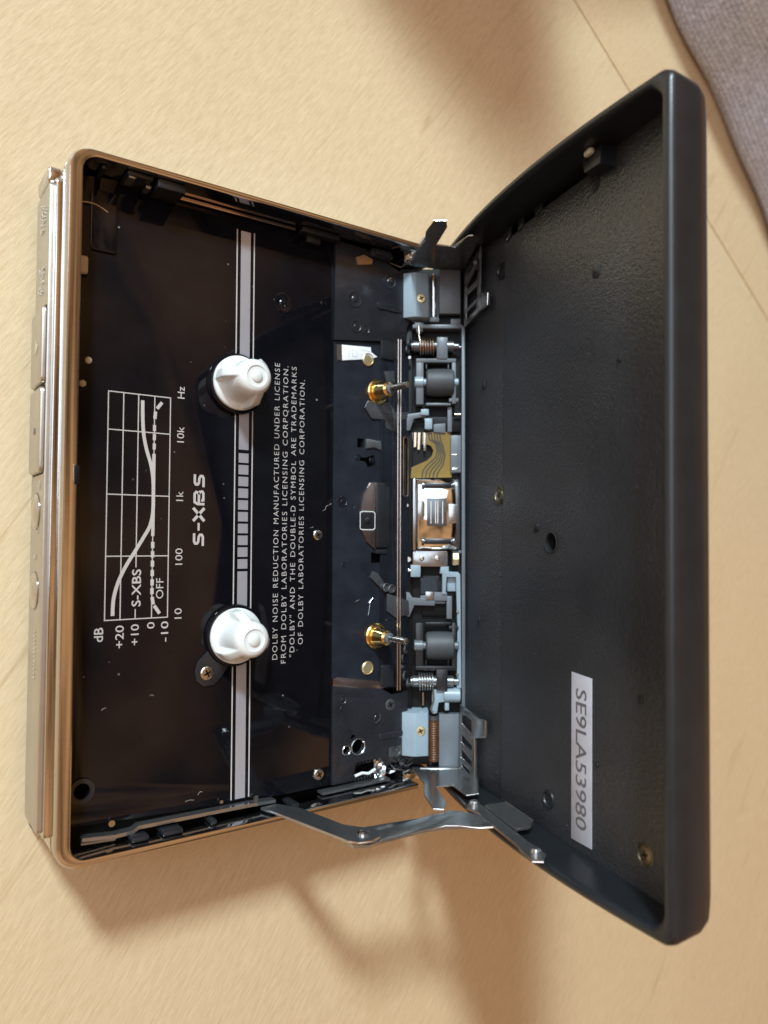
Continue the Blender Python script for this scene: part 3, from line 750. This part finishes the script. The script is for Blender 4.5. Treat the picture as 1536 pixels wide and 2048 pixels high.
def helix(a0, a1, y, h, r, turns, k=14):
    n_ = int(turns*k); return [(a0+(a1-a0)*i/n_, y+r*math.cos(2*math.pi*i/k), h+r*math.sin(2*math.pi*i/k)) for i in range(n_+1)]
def roller(sy, yc, ys, lab):
    y0 = yc
    mb = MB(MF)
    e = sy
    lo, hi = y0-4.5, y0+4.5
    def bx(a0, a1, b0, b1, h0, h1, bv=.12): mb.box(a0, a1, min(b0, b1), max(b0, b1), h0, h1, bv)
    bx(1.6, 3.1, lo, hi, -1.3, 1.0); bx(8.75, 9.6, lo+.2, hi, -1.3, 1.0)
    bx(1.6, 9.6, y0+e*3.95, y0+e*4.75, -1.3, 1.1); bx(3.6, 8.6, y0-e*4.1, y0-e*4.6, -1.1, .5)
    bx(3.6, 3.8, y0+e*2.8, y0+e*4.0, -.4, .6, .04); bx(8.0, 8.2, y0+e*2.8, y0+e*4.0, -.4, .6, .04)
    bx(5.7, 7.9, y0+e*4.6, ys+e*1.6, -.4, 1.3)
    bx(8.2, 10.1, y0-e*3.2, y0-e*3.9, .2, .8, .08)
    f = part('pinch_roller_arm', mb, 'grey_plastic' if sy > 0 else 'dark_plastic', PL, label=lab)
    mb = MB(MF)
    mb.lathe([(2.3, 0), (2.62, .25), (2.74, 1.2), (2.78, 2.8), (2.74, 4.5), (2.62, 5.3), (2.3, 5.55)], T(3.6, y0, .35) @ AX('x'), 40)
    part('rubber_roller', mb, 'rubber', f, 30)
    mb = MB(MF); mb.cyl((1.3, y0, .6), 1.15, 1.8, 'x', 24, .15); mb.cyl((2.9, y0, .6), .75, .8, 'x', 20); mb.cyl((9.1, y0, .6), .85, 1.0, 'x', 20, .12)
    part('roller_pin', mb, 'grey_plastic' if sy < 0 else 'blue_plastic', f)
    mb = MB(MF); mb.cyl((1.0, ys, 0), 1.15, 8.2, 'x', 24, .1); mb.cyl((.6, ys, 0), .95, .5, 'x', 20, .1); mb.cyl((8.9, ys, 0), .75, 1.3, 'x', 20, .1)
    part('pivot_shaft', mb, 'dark_steel', f)
    mb = MB(MF); pts = helix(2.3, 5.1, ys, 0, 1.75, 5.5)
    if sy < 0: pts = pts+[(5.15, ys-1.6, 1.2), (5.2, ys-3.5, 1.0), (4.6, ys-5.2, .9), (4.9, ys-5.8, .9), (5.6, ys-6.0, .9)]
    else: pts = [(2.1, ys+4.2, .6), (2.2, ys+1.9, 1.0)]+pts[3:]
    mb.tube(pts, .17, 8); part('coil_spring', mb, 'copper_wire' if sy > 0 else 'steel', f, 60)
roller(1, 26.2, 33.6, 'mid grey pinch roller arm at the far end')
roller(-1, -26.2, -33.3, 'near-black pinch roller arm at the near end')

# tape head
mb = MB(MF)
# chrome body, its face bowed along y
b = bmesh.new(); loops = []
def hy(t): return 1.2+1.3*math.sin(math.pi*min(1, max(0, t)))**.6
N = 26; rows = []
for i in range(N+1):
    t = i/N; y = 6.7-13.9*t; rows.append([b.verts.new((a, y, h)) for a, h in ((1.7, -2.2), (1.7, hy(t)-.35), (1.85, hy(t)-.1), (2.1, hy(t)), (9.6, hy(t)), (9.95, hy(t)-.12), (10.2, hy(t)-.5), (10.25, -2.2))])
for A, B in zip(rows, rows[1:]):
    for k in range(7): b.faces.new((A[k], B[k], B[k+1], A[k+1]))
b.faces.new(rows[0]); b.faces.new(list(reversed(rows[-1]))); bmesh.ops.recalc_face_normals(b, faces=b.faces)
mb.add(b); head = part('tape_head', mb, 'chrome', PL, 50)
mb = MB(MF); mb.box(1.0, 1.6, -7.4, 6.8, -2.0, 1.6, .12); part('head_frame', mb, 'steel', head)
for y in (5.45, -5.6):
    mb = MB(MF); mb.box(3.2, 8.6, y-.55, y+.55, 1.1, 2.35, .3); part('guide_slot', mb, 'dark_plastic', head)
    mb = MB(MF); mb.cyl((3.0, y, 1.75), .52, 5.8, 'x', 20, .1); mb.cyl((2.7, y, 1.7), .85, .5, 'x', 20, .1); mb.cyl((8.7, y, 1.7), .85, .5, 'x', 20, .1); part('tape_guide', mb, 'dark_steel', head)
mb = MB(MF); mb.box(3.7, 7.6, -2.6, 2.9, 2.2, 2.535, .05); part('head_core', mb, 'dark_steel', head)
for a in (4.5, 5.4, 5.85, 6.8):
    mb = MB(MF); mb.box(a-.09, a+.09, -2.1, 2.3, 2.5, 2.57); part('head_gap', mb, 'screw_steel', head)
for y0, y1, a0, a1 in ((-1.3, 2.6, 2.05, 3.3), (-2.0, 1.8, 8.0, 9.9)):
    mb = MB(MF); mb.prism([(a0, y1), (a1-.3, y1-.1), (a1, y1-.7), (a1, y0+.7), (a1-.3, y0), (a0, y0-.2)], 2.35, 2.55, bev=.06); part('head_cheek', mb, 'steel', head)
mb = MB(MF); mb.prism(rr(1.05, 8.0, -10.6, -7.5, .4), -.3, .35, bev=.08); hm = part('head_mount', mb, 'steel', PL)
mb = MB(MF)
for a in (2.8, 5.9): mb.lathe([(.55, .34), (.5, .5), (.25, .55), (.2, .4), (0, .4)], T(a, -9.0, 0), 16)
part('rivet', mb, 'screw_steel', hm)
mb = MB(MF); mb.lathe([(1.2, 0), (1.35, .15), (1.35, 1.2), (1.2, 1.35)], T(8.9, -9.1, -.3) @ AX('x'), 6); part('hex_nut', mb, 'brass' if 0 else 'pale_brass', hm)

# amber flexible circuit with its dark tracks
mb = MB(MF); mb.prism([(2.9, 16.4), (8.6, 16.5), (8.9, 13.5), (8.9, 7.3), (.6, 7.1), (.8, 9.3), (2.2, 9.9), (3.8, 10.6), (4.9, 11.6), (5.2, 12.7), (4.7, 13.7), (3.7, 14.0), (2.9, 13.9)], -1.15, -1.0); fx = part('flexible_circuit', mb, 'amber_film', PL)
for k in range(5):
    mb = MB(MF); o_ = k*.62
    mb.ribbon([(4.2+o_*.9, 16.4), (4.4+o_*.9, 14.9), (5.6+o_*.62, 14.2-.15*k), (6.0+o_*.62, 12.6-.2*k), (5.6+o_*.62, 11.2-.35*k), (3.9+o_*.95, 9.7-.3*k), (3.1+o_*1.15, 8.6-.2*k), (2.9+o_*1.2, 7.2)], .28, -.985, 0)
    part('circuit_track', mb, 'trace_dark', fx)
for k in range(3):
    mb = MB(MF); mb.prism([(.5+k*.8, 16.4), (1.0+k*.8, 16.4), (.95+k*.75, 14.0-.5*k), (.55+k*.75, 13.9-.5*k)], -1.5, -1.3); part('copper_strip', mb, 'copper_wire', fx)
mb = MB(MF); mb.box(3.2, 3.75, 12.6, 16.3, -.98, -.86, .04); part('bright_strip', mb, 'steel', fx)
# levers
mb = MB(MF); mb.prism([(-.3, 19.9), (2.6, 20.3), (4.2, 21.0), (4.3, 19.6), (1.2, 19.0), (.5, 16.7), (-1.1, 16.5), (-1.1, 19.4)], -.6, -.1, bev=.1)
mb.prism([(3.3, 19.2), (5.0, 19.2), (4.7, 16.6), (3.5, 16.8)], -.9, -.3, bev=.1); mb.prism([(5.2, 18.0), (7.6, 18.2), (7.6, 16.2), (5.2, 16.4)], -1.1, -.6, bev=.1); mb.box(8.0, 8.9, 16.4, 21.5, -1.4, -.4, .1)
part('lever', mb, 'grey_plastic', PL)
mb = MB(MF); mb.box(2.6, 4.2, 19.7, 20.9, -.08, .25, .1); mb.box(3.4, 4.9, 16.9, 19.0, -.28, .05, .1); part('lever_tip', mb, 'blue_plastic', PL)
mb = MB(MF); mb.prism([(-1.2, -15.4), (.4, -15.8), (1, -16.8), (3.6, -17.0), (5.6, -17.4), (5.4, -18.4), (1.4, -18.3), (.4, -20.6), (-1.2, -20.4)], -.6, -.1, bev=.1); mb.box(2.6, 7.6, -18.0, -16.4, -1.0, -.4, .12); mb.box(7.8, 8.9, -21, -16.5, -1.2, -.2, .12)
part('lever', mb, 'grey_plastic', PL)

# pale blue grey bracket
mb = MB(MF)
mb.box(.6, 2.6, -12.7, -10.3, -1.2, .4, .15)
mb.prism([(6.6, -10.6), (8.2, -10.6), (8.2, -11.6), (10.1, -11.7), (10.5, -12.2), (10.7, -34.6), (9.8, -34.6), (9.9, -22), (9.6, -12.7), (7.8, -12.7), (7.6, -16.2), (6.9, -16.0), (6.9, -12), (6.4, -12)], -.9, .35, bev=.14)
mb.box(8.0, 9.9, -15.6, -12.4, -1.8, -1.0, .1)
mb.cyl((7.2, -36.0, -.3), 1.45, 3.3, 'x', 24, .15); mb.prism([(5.0, -34.9), (7.4, -34.6), (7.4, -37.2), (6.2, -37.4), (5.9, -39.4), (4.9, -39.6), (4.9, -36)], -1.0, .6, bev=.15)
mb.box(7.4, 8.3, -39.0, -37.4, -1.2, .3, .2)
part('blue_grey_bracket', mb, 'blue_plastic', PL)

# corner blocks with brass screws
def corner_block(sy, yi, yo):
    lo, hi = sorted((yi, yo)); yn = yi+(yo-yi)*.0
    b = bmesh.new()
    # ridged section: low outer face, ridge, shelf
    sec = [(-1.2, -2.4), (-1.2, .5), (-.9, .8), (1.3, 1.55), (1.6, 1.55), (4.0, 1.0), (4.2, .7), (4.2, -2.4)]
    def sh(a, h, y): return b.verts.new((a, y, h))
    A = [sh(a, h, lo+.35*(1 if h > 0 else 0)) for a, h in sec]; B_ = [sh(a, h, hi-.35*(1 if h > 0 else 0)) for a, h in sec]
    for i in range(len(sec)-1): b.faces.new((A[i], A[i+1], B_[i+1], B_[i]))
    b.faces.new(A); b.faces.new(B_); bmesh.ops.recalc_face_normals(b, faces=b.faces)
    bmesh.ops.bevel(b, geom=[e for e in b.edges], offset=.12, segments=2, affect='EDGES', profile=.5, clamp_overlap=True)
    mb = MB(MF); mb.add(b)
    mb.lathe([(.62, 0), (.62, 1.0), (.45, 1.15), (0, 1.2)], T(-1.0, (yi+yo)/2+sy*.3, .0) @ Matrix.Rotation(R(-55), 4, 'Y'), 18)
    o = part('corner_block', mb, 'blue_plastic', PL, 30)
    screw(o, MF @ T(2.6, yi+(yo-yi)*.42, 1.25), .95, 'pale_brass', .3)
corner_block(1, 38.9, 48.6); corner_block(-1, -38.9, -48.0)
mb = MB(MF); mb.box(4.3, 6.3, 39.2, 48.6, -2.6, -1.4, 0); mb.box(4.3, 6.3, 38.6, 39.6, -1.5, .2, .2); mb.prism([(1.2, 38.6), (3.2, 38.4), (3.0, 36.6), (1.8, 36.2)], -1, .4, bev=.2); part('slot_frame', mb, 'grey_plastic', PL)
mb = MB(MF); mb.cyl((5.2, 39.6, -.4), .55, 8.8, 'y', 20, .1); part('slot_pin', mb, 'chrome', PL)
mb = MB(MF); mb.cyl((5.25, -49.0, -.4), 1.05, 8.0, 'y', 24, .1); part('wound_coil', mb, 'coil_brown', PL)
mb = MB(MF)
for i in range(16):
    y = -48.6+i*.46; mb.lathe([(1.06, 0), (1.14, .12), (1.06, .24)], T(5.25, y, -.4) @ AX('y'), 20)
part('winding', mb, 'coil_brown', PL)
mb = MB(MF); mb.cyl((5.25, -41.0, -.4), 1.0, .9, 'y', 24, .1); part('coil_cap', mb, 'dark_steel', PL)
for y0, y1, a0 in ((40.4, 49.4, 6.3), (-50.2, -39.8, 6.3), (38.1, 39.4, 8.6)):
    mb = MB(MF); mb.box(a0, 10.6, y0, y1, -2.0, -.2, .15); part('spring_box', mb, 'grey_plastic', PL)

# steel brackets at the lid corners: cheek with an ear, slotted flange, folded bar
def bent(mbx, poly, h0, yf, k, th=.3):
    """flat plate in MF whose |y|>|yf| side folds up towards the viewer by slope k"""
    sg = 1 if yf > 0 else -1
    def f3(c):
        d = max(0, sg*(c.y)-abs(yf)); hh = d*k
        return (c.x, c.y*(1-hh/160), c.z+hh)
    mbx.prism(poly, h0, h0+th, f3=f3)
VF = frame((74.9, 0, 0), (0, 1, 0), (0, 0, 1), (1, 0, 0))
def tab(mbx, poly, holes=(), th=.3): mbx.prism(poly, 0, th, holes=holes, Mx=VF)
YF = frame((0, 0, 0), (1, 0, 0), (0, 0, 1), (0, -1, 0))    # x->X, y->Z, z->-Y
mb = MB(); mb.prism([(66.9, -4.6), (63.0, 4.4), (59.0, 9.5), (56.1, 15.6), (57.4, 16.8), (59.6, 14.8), (63.5, 7.1), (66.7, 8.2), (65.1, 13.7), (67.4, 14.3), (74.7, 6.2), (74.9, 1.6), (71.5, -1.0)], 50.2, 50.5, Mx=YF)
brB = part('steel_bracket', mb, 'steel', PL, label='bracket at the near end with a folded bar')
mb = MB(LF); mb.prism([(1.0, -37.5), (9.2, -38.5), (11.5, -38.4), (11.5, -41.4), (7.4, -42.5), (7.8, -52.2), (2.7, -52.6), (1.0, -51.4)], -4.45, -4.15, bev=.06,
    holes=[[(1.7, -38.9), (1.7, -41.0), (6.0, -42.2), (6.0, -39.5)], [(1.7, -43.1), (1.7, -44.6), (6.2, -45.4), (6.2, -44.2)], [(1.7, -45.9), (1.7, -47.5), (6.2, -48.3), (6.2, -47.2)], [(1.9, -48.6), (1.9, -49.2), (5.4, -50.0), (5.4, -49.2)]])
part('slotted_flange', mb, 'steel', brB)
mb = MB(LF); mb.tube([(1.4, -37.6, -4.1), (9.2, -38.5, -4.1), (11.5, -38.4, -4.1), (11.5, -41.4, -4.1), (7.4, -42.5, -4.1), (7.8, -52.2, -4.1)], .11, 6); part('bright_edge', mb, 'rod_steel', brB)
mb = MB(MF); mb.box(2.4, 10.9, -51.9, -50.0, -.25, .75, .3); part('folded_bar', mb, 'steel', brB)
mb = MB(); mb.tube([(66.9, -50.3, -4.6), (63.0, -50.3, 4.4), (59.0, -50.3, 9.5), (56.1, -50.3, 15.6), (57.4, -50.3, 16.8)], .08, 6); mb.tube([(63.5, -50.3, 7.1), (66.7, -50.3, 8.2), (65.1, -50.3, 13.7), (67.4, -50.3, 14.3)], .11, 6); part('bright_edge', mb, 'rod_steel', brB)
mb = MB(); mb.prism([(56.3, 15.5), (58.0, 16.7), (59.6, 14.9), (63.1, 7.5), (66.4, 8.4), (66.8, 8.7), (65.4, 13.9), (65.9, 14.6), (67.5, 14.4), (75.6, 1.2), (71.7, -1.8), (66.3, -3.5), (65.0, -2.8), (62.6, 2.2), (60.3, 7.8), (58.0, 11.1)], -49.9, -49.6, Mx=YF)
brT = part('steel_bracket', mb, 'dark_steel', PL, label='bracket at the far end, darker and standing free above the rim')
mb = MB(LF); mb.prism([(1.1, 48.4), (7.9, 51.3), (7.6, 42.3), (11.0, 41.2), (11.0, 39.0), (7.4, 38.7), (1.1, 37.2)], -4.45, -4.15, bev=.06,
    holes=[[(2.0, 47.0), (6.6, 47.4), (6.6, 45.4), (2.0, 44.5)], [(2.0, 43.5), (6.6, 44.1), (6.6, 41.7), (2.0, 40.7)], [(2.0, 40.0), (6.4, 40.9), (6.4, 39.7), (2.0, 38.5)]])
part('slotted_flange', mb, 'steel', brT)
mb = MB(LF); mb.tube([(2.2, 45.6, -4.1), (6, 47, -3.6), (9.4, 47.6, -2.6), (9.8, 47.2, -2.0)], .4, 8); part('leaf_hook', mb, 'dark_steel', brT)
mb = MB(); mb.tube([(59.6, 49.7, 14.9), (63.1, 49.7, 7.5), (66.4, 49.7, 8.4), (65.4, 49.7, 13.9), (65.9, 49.7, 14.6), (67.5, 49.7, 14.4), (74.7, 50.2, 3.0)], .11, 6); mb.tube([(58.0, 49.7, 16.7), (56.3, 49.7, 15.5), (58.0, 49.7, 11.1), (60.3, 49.7, 7.8)], .1, 6); part('bright_edge', mb, 'rod_steel', brT)
mb = MB(LF); mb.tube([(7.9, 51.3, -4.1), (7.6, 42.3, -4.1), (11.0, 41.2, -4.1), (11.0, 39.0, -4.1), (7.4, 38.7, -4.1)], .13, 6); part('bright_edge', mb, 'rod_steel', brT)
mb = MB(MF); mb.tube([(.6, 51.0, .5), (1.6, 53, 1.0), (3.3, 55.2, 1.8)], .35, 8); mb.tube([(-4.5, 50.4, 1.4), (-1.5, 49.2, 1.6), (.6, 51.0, .6)], .09, 6); part('latch_spring', mb, 'steel', brT)

# ---- link arm between tray and lid -------------------------------------------
mb = MB(); mb.prism([(33.4, -2.9), (36.5, -3.0), (38.9, 1.2), (41.0, 11.6), (42.6, 13.9), (44.0, 15.3), (44.3, 17.0), (43.2, 18.8), (41.2, 19.4), (39.2, 18.9), (38.0, 17.3), (37.9, 16.2), (34.2, -.6)], 50.9, 51.35, bev=.1, Mx=YF)
arm = part('link_arm', mb, 'steel', PL, label='short steel arm rising from the tray')
mb = MB(); mb.lathe([(.95, 0), (.95, .25), (.6, .5), (.3, .4), (0, .4)], T(41.4, -50.9, 16.6) @ AX('y'), 24); part('rivet', mb, 'chrome', arm)
def jog(c):
    # two gentle steps sideways along the second arm
    t = min(1, max(0, (c.x-54)/4)); return (c.x, c.y, c.z-(t*t*(3-2*t))*.9)
mb = MB(); mb.prism([(44.2, 13.2), (49, 14.1), (53.7, 15.1), (56.5, 16.2), (58.8, 17.3), (59.9, 18.6), (61.1, 21.6), (64.5, 23.9), (61.9, 27.2), (57.7, 25.3), (56.0, 22.6), (54.6, 20.6), (50.7, 19.5), (43.6, 19.2), (40.6, 19.6), (38.6, 18.2), (38.4, 16.0), (40.4, 14.2)], 51.45, 51.9, Mx=YF, f3=jog)
arm2 = part('link_arm', mb, 'steel', PL, label='long steel arm reaching to the lid')
mb = MB(LF); mb.prism([(17.8, 2.6), (17.6, .9), (21, .6), (35.0, 1.7), (37.4, 1.6), (40.4, 1.7), (42.0, 3.2), (41.3, 4.6), (38.4, 4.4), (36.2, 3.9), (22.0, 2.9), (19.4, 3.6)], 0, .45, bev=.08, Mx=frame((0, -50.4, 0), (1, 0, 0), (0, 0, 1), (0, -1, 0)))
lb = part('lid_bracket', mb, 'steel', PL)
mb = MB(); mb.tube([(34.3, -51.1, -.6), (38.0, -51.1, 16.2), (38.1, -51.1, 17.4), (39.3, -51.1, 18.9), (41.2, -51.1, 19.4)], .12, 6); part('bright_edge', mb, 'rod_steel', arm)
mb = MB(); mb.tube([(43.6, -51.7, 19.2), (50.7, -51.7, 19.5), (54.6, -51.2, 20.6), (56.0, -50.9, 22.6), (57.7, -50.8, 25.3), (61.9, -50.8, 27.2)], .11, 6); part('bright_edge', mb, 'rod_steel', arm2)
mb = MB(LF); mb.tube([(19.4, -50.7, 3.6), (22, -50.7, 2.9), (36.2, -50.7, 3.9), (38.4, -50.7, 4.4), (41.3, -50.7, 4.6), (42.0, -50.7, 3.2)], .11, 6); part('bright_edge', mb, 'rod_steel', lb)
mb = MB(LF); mb.tube([(20.5, -49.9, -3.2), (29.6, -49.9, -3.0), (31.6, -49.9, -1.2), (31.8, -49.9, 1.4)], .1, 6); part('bright_edge', mb, 'rod_steel', lb)
mb = MB(LF); mb.prism([(20.5, -3.2), (29.6, -3.0), (31.6, -1.2), (31.8, 1.4), (20.5, .8)], -.35, .0, bev=.06, Mx=frame((0, -50.3, 0), (1, 0, 0), (0, 0, 1), (0, -1, 0))); part('bracket_flange', mb, 'steel', lb)
for s_, w_ in ((18.9, 2.0), (39.6, 3.0)):
    mb = MB(LF @ T(s_, -50.4, w_)); mb.lathe([(.85, 0), (.85, .5), (.6, .8), (0, .85)], AX('y'), 20); part('rivet', mb, 'steel', lb)

# ---- lid ---------------------------------------------------------------------
def bow(s_): 
    t = min(1, max(0, (s_-2)/60.8)); return 2.6*4*t*(1-t)
def lloop(ins, w, r0=4.2, k=7, amt=1.):
    s0, s1, y1 = -6+ins, 63.7-ins, 53-ins; r = 1.7+ins*.75; out = []
    nS = 16
    corners = [(s1-r, y1-r, 0), (s0+r, y1-r, 90), (s0+r, -y1+r, 180), (s1-r, -y1+r, 270)]
    for ci, (cx, cy, a0) in enumerate(corners):
        for i in range(k+1):
            a = R(a0+90*i/k); out.append((cx+r*math.cos(a), cy+r*math.sin(a)))
        nx_ = corners[(ci+1) % 4]; ax = (cx+r*math.cos(R(a0+90)), cy+r*math.sin(R(a0+90))); bx_ = (nx_[0]+r*math.cos(R(nx_[2])), nx_[1]+r*math.sin(R(nx_[2])))
        for i in range(1, nS): out.append((ax[0]+(bx_[0]-ax[0])*i/nS, ax[1]+(bx_[1]-ax[1])*i/nS))
    return [(x, y, w+amt*bow(x)) for x, y in out]
mb = MB(LF)
prof = [(5.0, -8.1, 0), (2.9, -7.9, 0), (1.6, -7.3, 0), (.8, -6.3, 0), (.4, -5.0, 0), (.05, -1.3, .8), (.12, -.55, 1), (.45, -.12, 1), (.8, 0, 1), (1.2, -.05, 1), (1.45, -.35, 1), (1.5, -.9, .9), (1.5, -5.4, 0)]
mb.loft([lloop(i_, w_, amt=a_) for i_, w_, a_ in prof], cap0=True, cap1=False)
lid = part('lid', mb, 'lid_shell', PL, 45)
lid['label'] = 'black lid standing open, its shallow inner side turned to the tray'
mb = MB(LF); pts = [(15.6, -51.5), (15.6, 51.5), (61.3, 51.5), (61.3, -51.5)]
mb.prism([(15.7, -51.55), (62.15, -51.55), (62.15, 51.55), (41.5, 51.55), (41.2, 50.4), (28.7, 50.4), (26.2, 50.0), (21.4, 50.1), (19.2, 49.6), (15.7, 49.8)], -6.4, -5.0, bev=.12,
    holes=[circ(31.2, -5.7, 1.5, 24), circ(53.1, -46.6, 1.5, 20)])
part('inner_panel', mb, 'lid_textured', lid, label='upper inner panel of the lid', smooth=False)
mb = MB(LF); mb.prism([(-4.4, -51.5), (15.62, -51.5), (15.62, 51.5), (-4.4, 51.5)], -6.5, -5.45, bev=.1); part('inner_panel', mb, 'lid_band', lid, label='lower strip of the lid inner face next to the hinge')
mb = MB(LF); mb.box(26, 58, -49, 0, -6.9, -6.5); part('inner_void', mb, 'well_black', lid)
# collars, dimples, screws
def lidring(s_, y, r, z=-5.0, mat='lid_shell'):
    mb = MB(LF); mb.lathe([(r, 0), (r*.95, .28), (r*.75, .3), (r*.66, .05), (r*.3, .05), (0, .2)], T(s_, y, z), 24); part('boss', mb, mat, lid, 30)
mb = MB(LF); mb.lathe([(1.5, .0), (1.75, .12), (1.62, .22), (1.46, .1), (1.42, -1.2)], T(31.2, -5.7, -5.0), 28, caps=False); part('hole_collar', mb, 'dark_plastic', lid)
lidring(30.8, -48.0+1.6, 1.5); lidring(14.2, 44.5, 1.6, -5.25)
def lid_slot(s_, y, ls, ly, z=-5.0):
    mb = MB(LF); mb.prism(rr(s_-ls/2, s_+ls/2, y-ly/2, y+ly/2, min(ls, ly)*.42), z-.01, z+.16, bev=.08); mb.prism(rr(s_-ls*.2, s_+ls*.35, y-ly*.2, y+ly*.3, .15), z+.1, z+.22, bev=.05); part('moulded_mark', mb, 'lid_shell', lid)
lid_slot(26.6, -3.2, 1.6, 1.7); lid_slot(42.7, 34.9, 1.7, 2.4); lid_slot(7.6, 24.5, 1.0, 2.0, -5.25); lid_slot(48.0, 20.2, .9, .9); lid_slot(52.4, -26.6, 1.0, 1.3); lid_slot(43.1, -37.7, .7, .7); lid_slot(6.5, -20.6, .8, 1.4, -5.25); lid_slot(59.6, 16.5, .8, 1.2)
# LF is mirrored, so screws there use the mirrored matrix with its own meshes
for s_, y, z, r, mt in ((13.9, 2.9, -5.4, 1.25, 'dark_brass'), (53.1, -46.6, -5.3, 1.2, 'dark_brass')):
    mb = MB(LF); mb.lathe([(r*1.3, .02), (r*1.3, .2), (r*1.15, .26), (r*1.05, .05), (r, .05), (r*.95, .22), (r*.6, .3), (0, .32)], T(s_, y, z), 28); o = part('screw', mb, mt, lid)
    mb = MB(LF)
    for a in (20, 110): mb.box(-r*.5, r*.5, -r*.12, r*.12, 0, .02, 0, T(s_, y, z+.32) @ Matrix.Rotation(R(a), 4, 'Z'))
    part('screw_slot', mb, 'well_black', lid)
# latch hook and steps by the far wall
mb = MB(LF); mb.prism([(42.7, 51.4), (47.4, 51.4), (47.2, 48.6), (43.4, 48.8)], -5.1, -2.2, bev=.3); mb.prism(rr(40.8, 43.6, 46.8, 50.6, .9), -5.0, -5.2, bev=.2)
part('latch_hook', mb, 'lid_shell', lid)
mb = MB(LF); mb.box(44.4, 46.2, 50.5, 51.45, -2.2, -1.3, .35); part('hook_tip', mb, 'cream_plastic', lid)
mb = MB(LF)
for s0_, s1_, y0_ in ((16.2, 18.2, 49.4), (20.6, 22.4, 49.8), (26, 28.4, 50.2)): mb.prism([(s0_, 51.4), (s1_, 51.4), (s1_-.2, y0_), (s0_+.4, y0_-.6)], -5.1, -4.6, bev=.2)
part('wall_step', mb, 'lid_shell', lid)
# serial sticker
mb = MB(LF); mb.prism([(36.9, -25.4), (41.9, -25.6), (41.9, -50.1), (36.9, -50.3)], -5.0, -4.92, bev=.03); stk = part('serial_sticker', mb, 'sticker_paper', lid)
mb = MB(LF); mb.add(glyphs('SE9LA53980', 20.6, 2.7, .006), frame((38.1, -27.6, -4.90), (0, -1, 0), (1, 0, 0), (0, 0, 1)))
for f in list(mb.b.faces): f.normal_update()
part('serial_number', mb, 'sticker_ink', lid, smooth=False)

# small metalwork packed round the rollers
def clip_ring(a, y, h, r, mat='dark_steel', th=.3):
    mb = MB(MF); mb.lathe([(r, 0), (r, th), (r*.62, th), (r*.58, 0)], T(a, y, h) @ Matrix.Rotation(R(70), 4, 'Y'), 20); part('retaining_clip', mb, mat, PL)
for a, y, r in ((-.2, 32.9, .9), (.2, 34.3, .8), (-.9, -25.4, .9), (-.4, -27.0, 1.0), (-.9, -28.8, .9), (-.6, -32.2, 1.0), (.1, -33.6, .9)): clip_ring(a, y, .1, r)
def pin(a, y, h, r, L, ax, mat='screw_steel'):
    mb = MB(MF); mb.cyl((a, y, h), r, L, ax, 14, r*.2); part('pin', mb, mat, PL)
for q in ((.3, 31.2, .3, .35, .5, 'z'), (10.0, 33.6, -.2, .35, .9, 'x', 'chrome'), (8.9, 11.8, -.3, .35, 1.0, 'x', 'chrome'), (8.8, 8.9, -.3, .45, 1.1, 'x', 'chrome'), (9.3, 19.9, -.2, .3, 1.4, 'x'), (.1, -11.4, -.4, .4, 1.4, 'x', 'chrome'), (-.2, 1.6, -.8, .45, .6, 'z'), (.2, -9.2, -.9, .6, .6, 'z'), (3.2, -38.2, -1, .25, 2.6, 'y'), (9.8, -31.8, .2, .3, .7, 'z'), (9.9, -19.5, .3, .3, .4, 'z')): pin(*q)
mb = MB(MF); mb.prism([(2.7, -12.9), (5.8, -12.9), (6.2, -16.0), (2.7, -16.2)], -1.4, -1.1); part('dark_panel', mb, 'dark_smoke', PL)
mb = MB(MF); mb.prism([(3.6, -17.2), (5.2, -17.2), (5.2, -15.6), (3.6, -15.6)], -.35, .15, bev=.1); part('lever_tip', mb, 'steel', PL)
mb = MB(MF); mb.prism([(5.3, -17.4), (7.9, -17.4), (7.9, -15.7), (5.3, -15.7)], -.45, .05, bev=.1); part('lever_pad', mb, 'grey_plastic', PL)
# lint and hairs lying on the black plate
rl = random.Random(11)
def lint(x, y, z, L, r=.035, mat='print_grey'):
    a = rl.uniform(0, 6.28); p = [(x, y, z)]
    for i in range(7):
        a += rl.uniform(-.7, .7); q = p[-1]; p.append((q[0]+L/7*math.cos(a), q[1]+L/7*math.sin(a), z+rl.uniform(0, .08)))
    mb = MB(); mb.tube(p, r, 5); part('lint', mb, mat, PL)
for x, y, L in ((22.6, -48.3, 1.6), (23.2, -47.6, 1.0), (48.6, 1.4, 2.6), (8.3, -31.5, .9), (15, -30.4, .8), (44.8, -3.0, .9), (54, -17.2, 1.0)):
    lint(x, y, -5.43, L, .022)
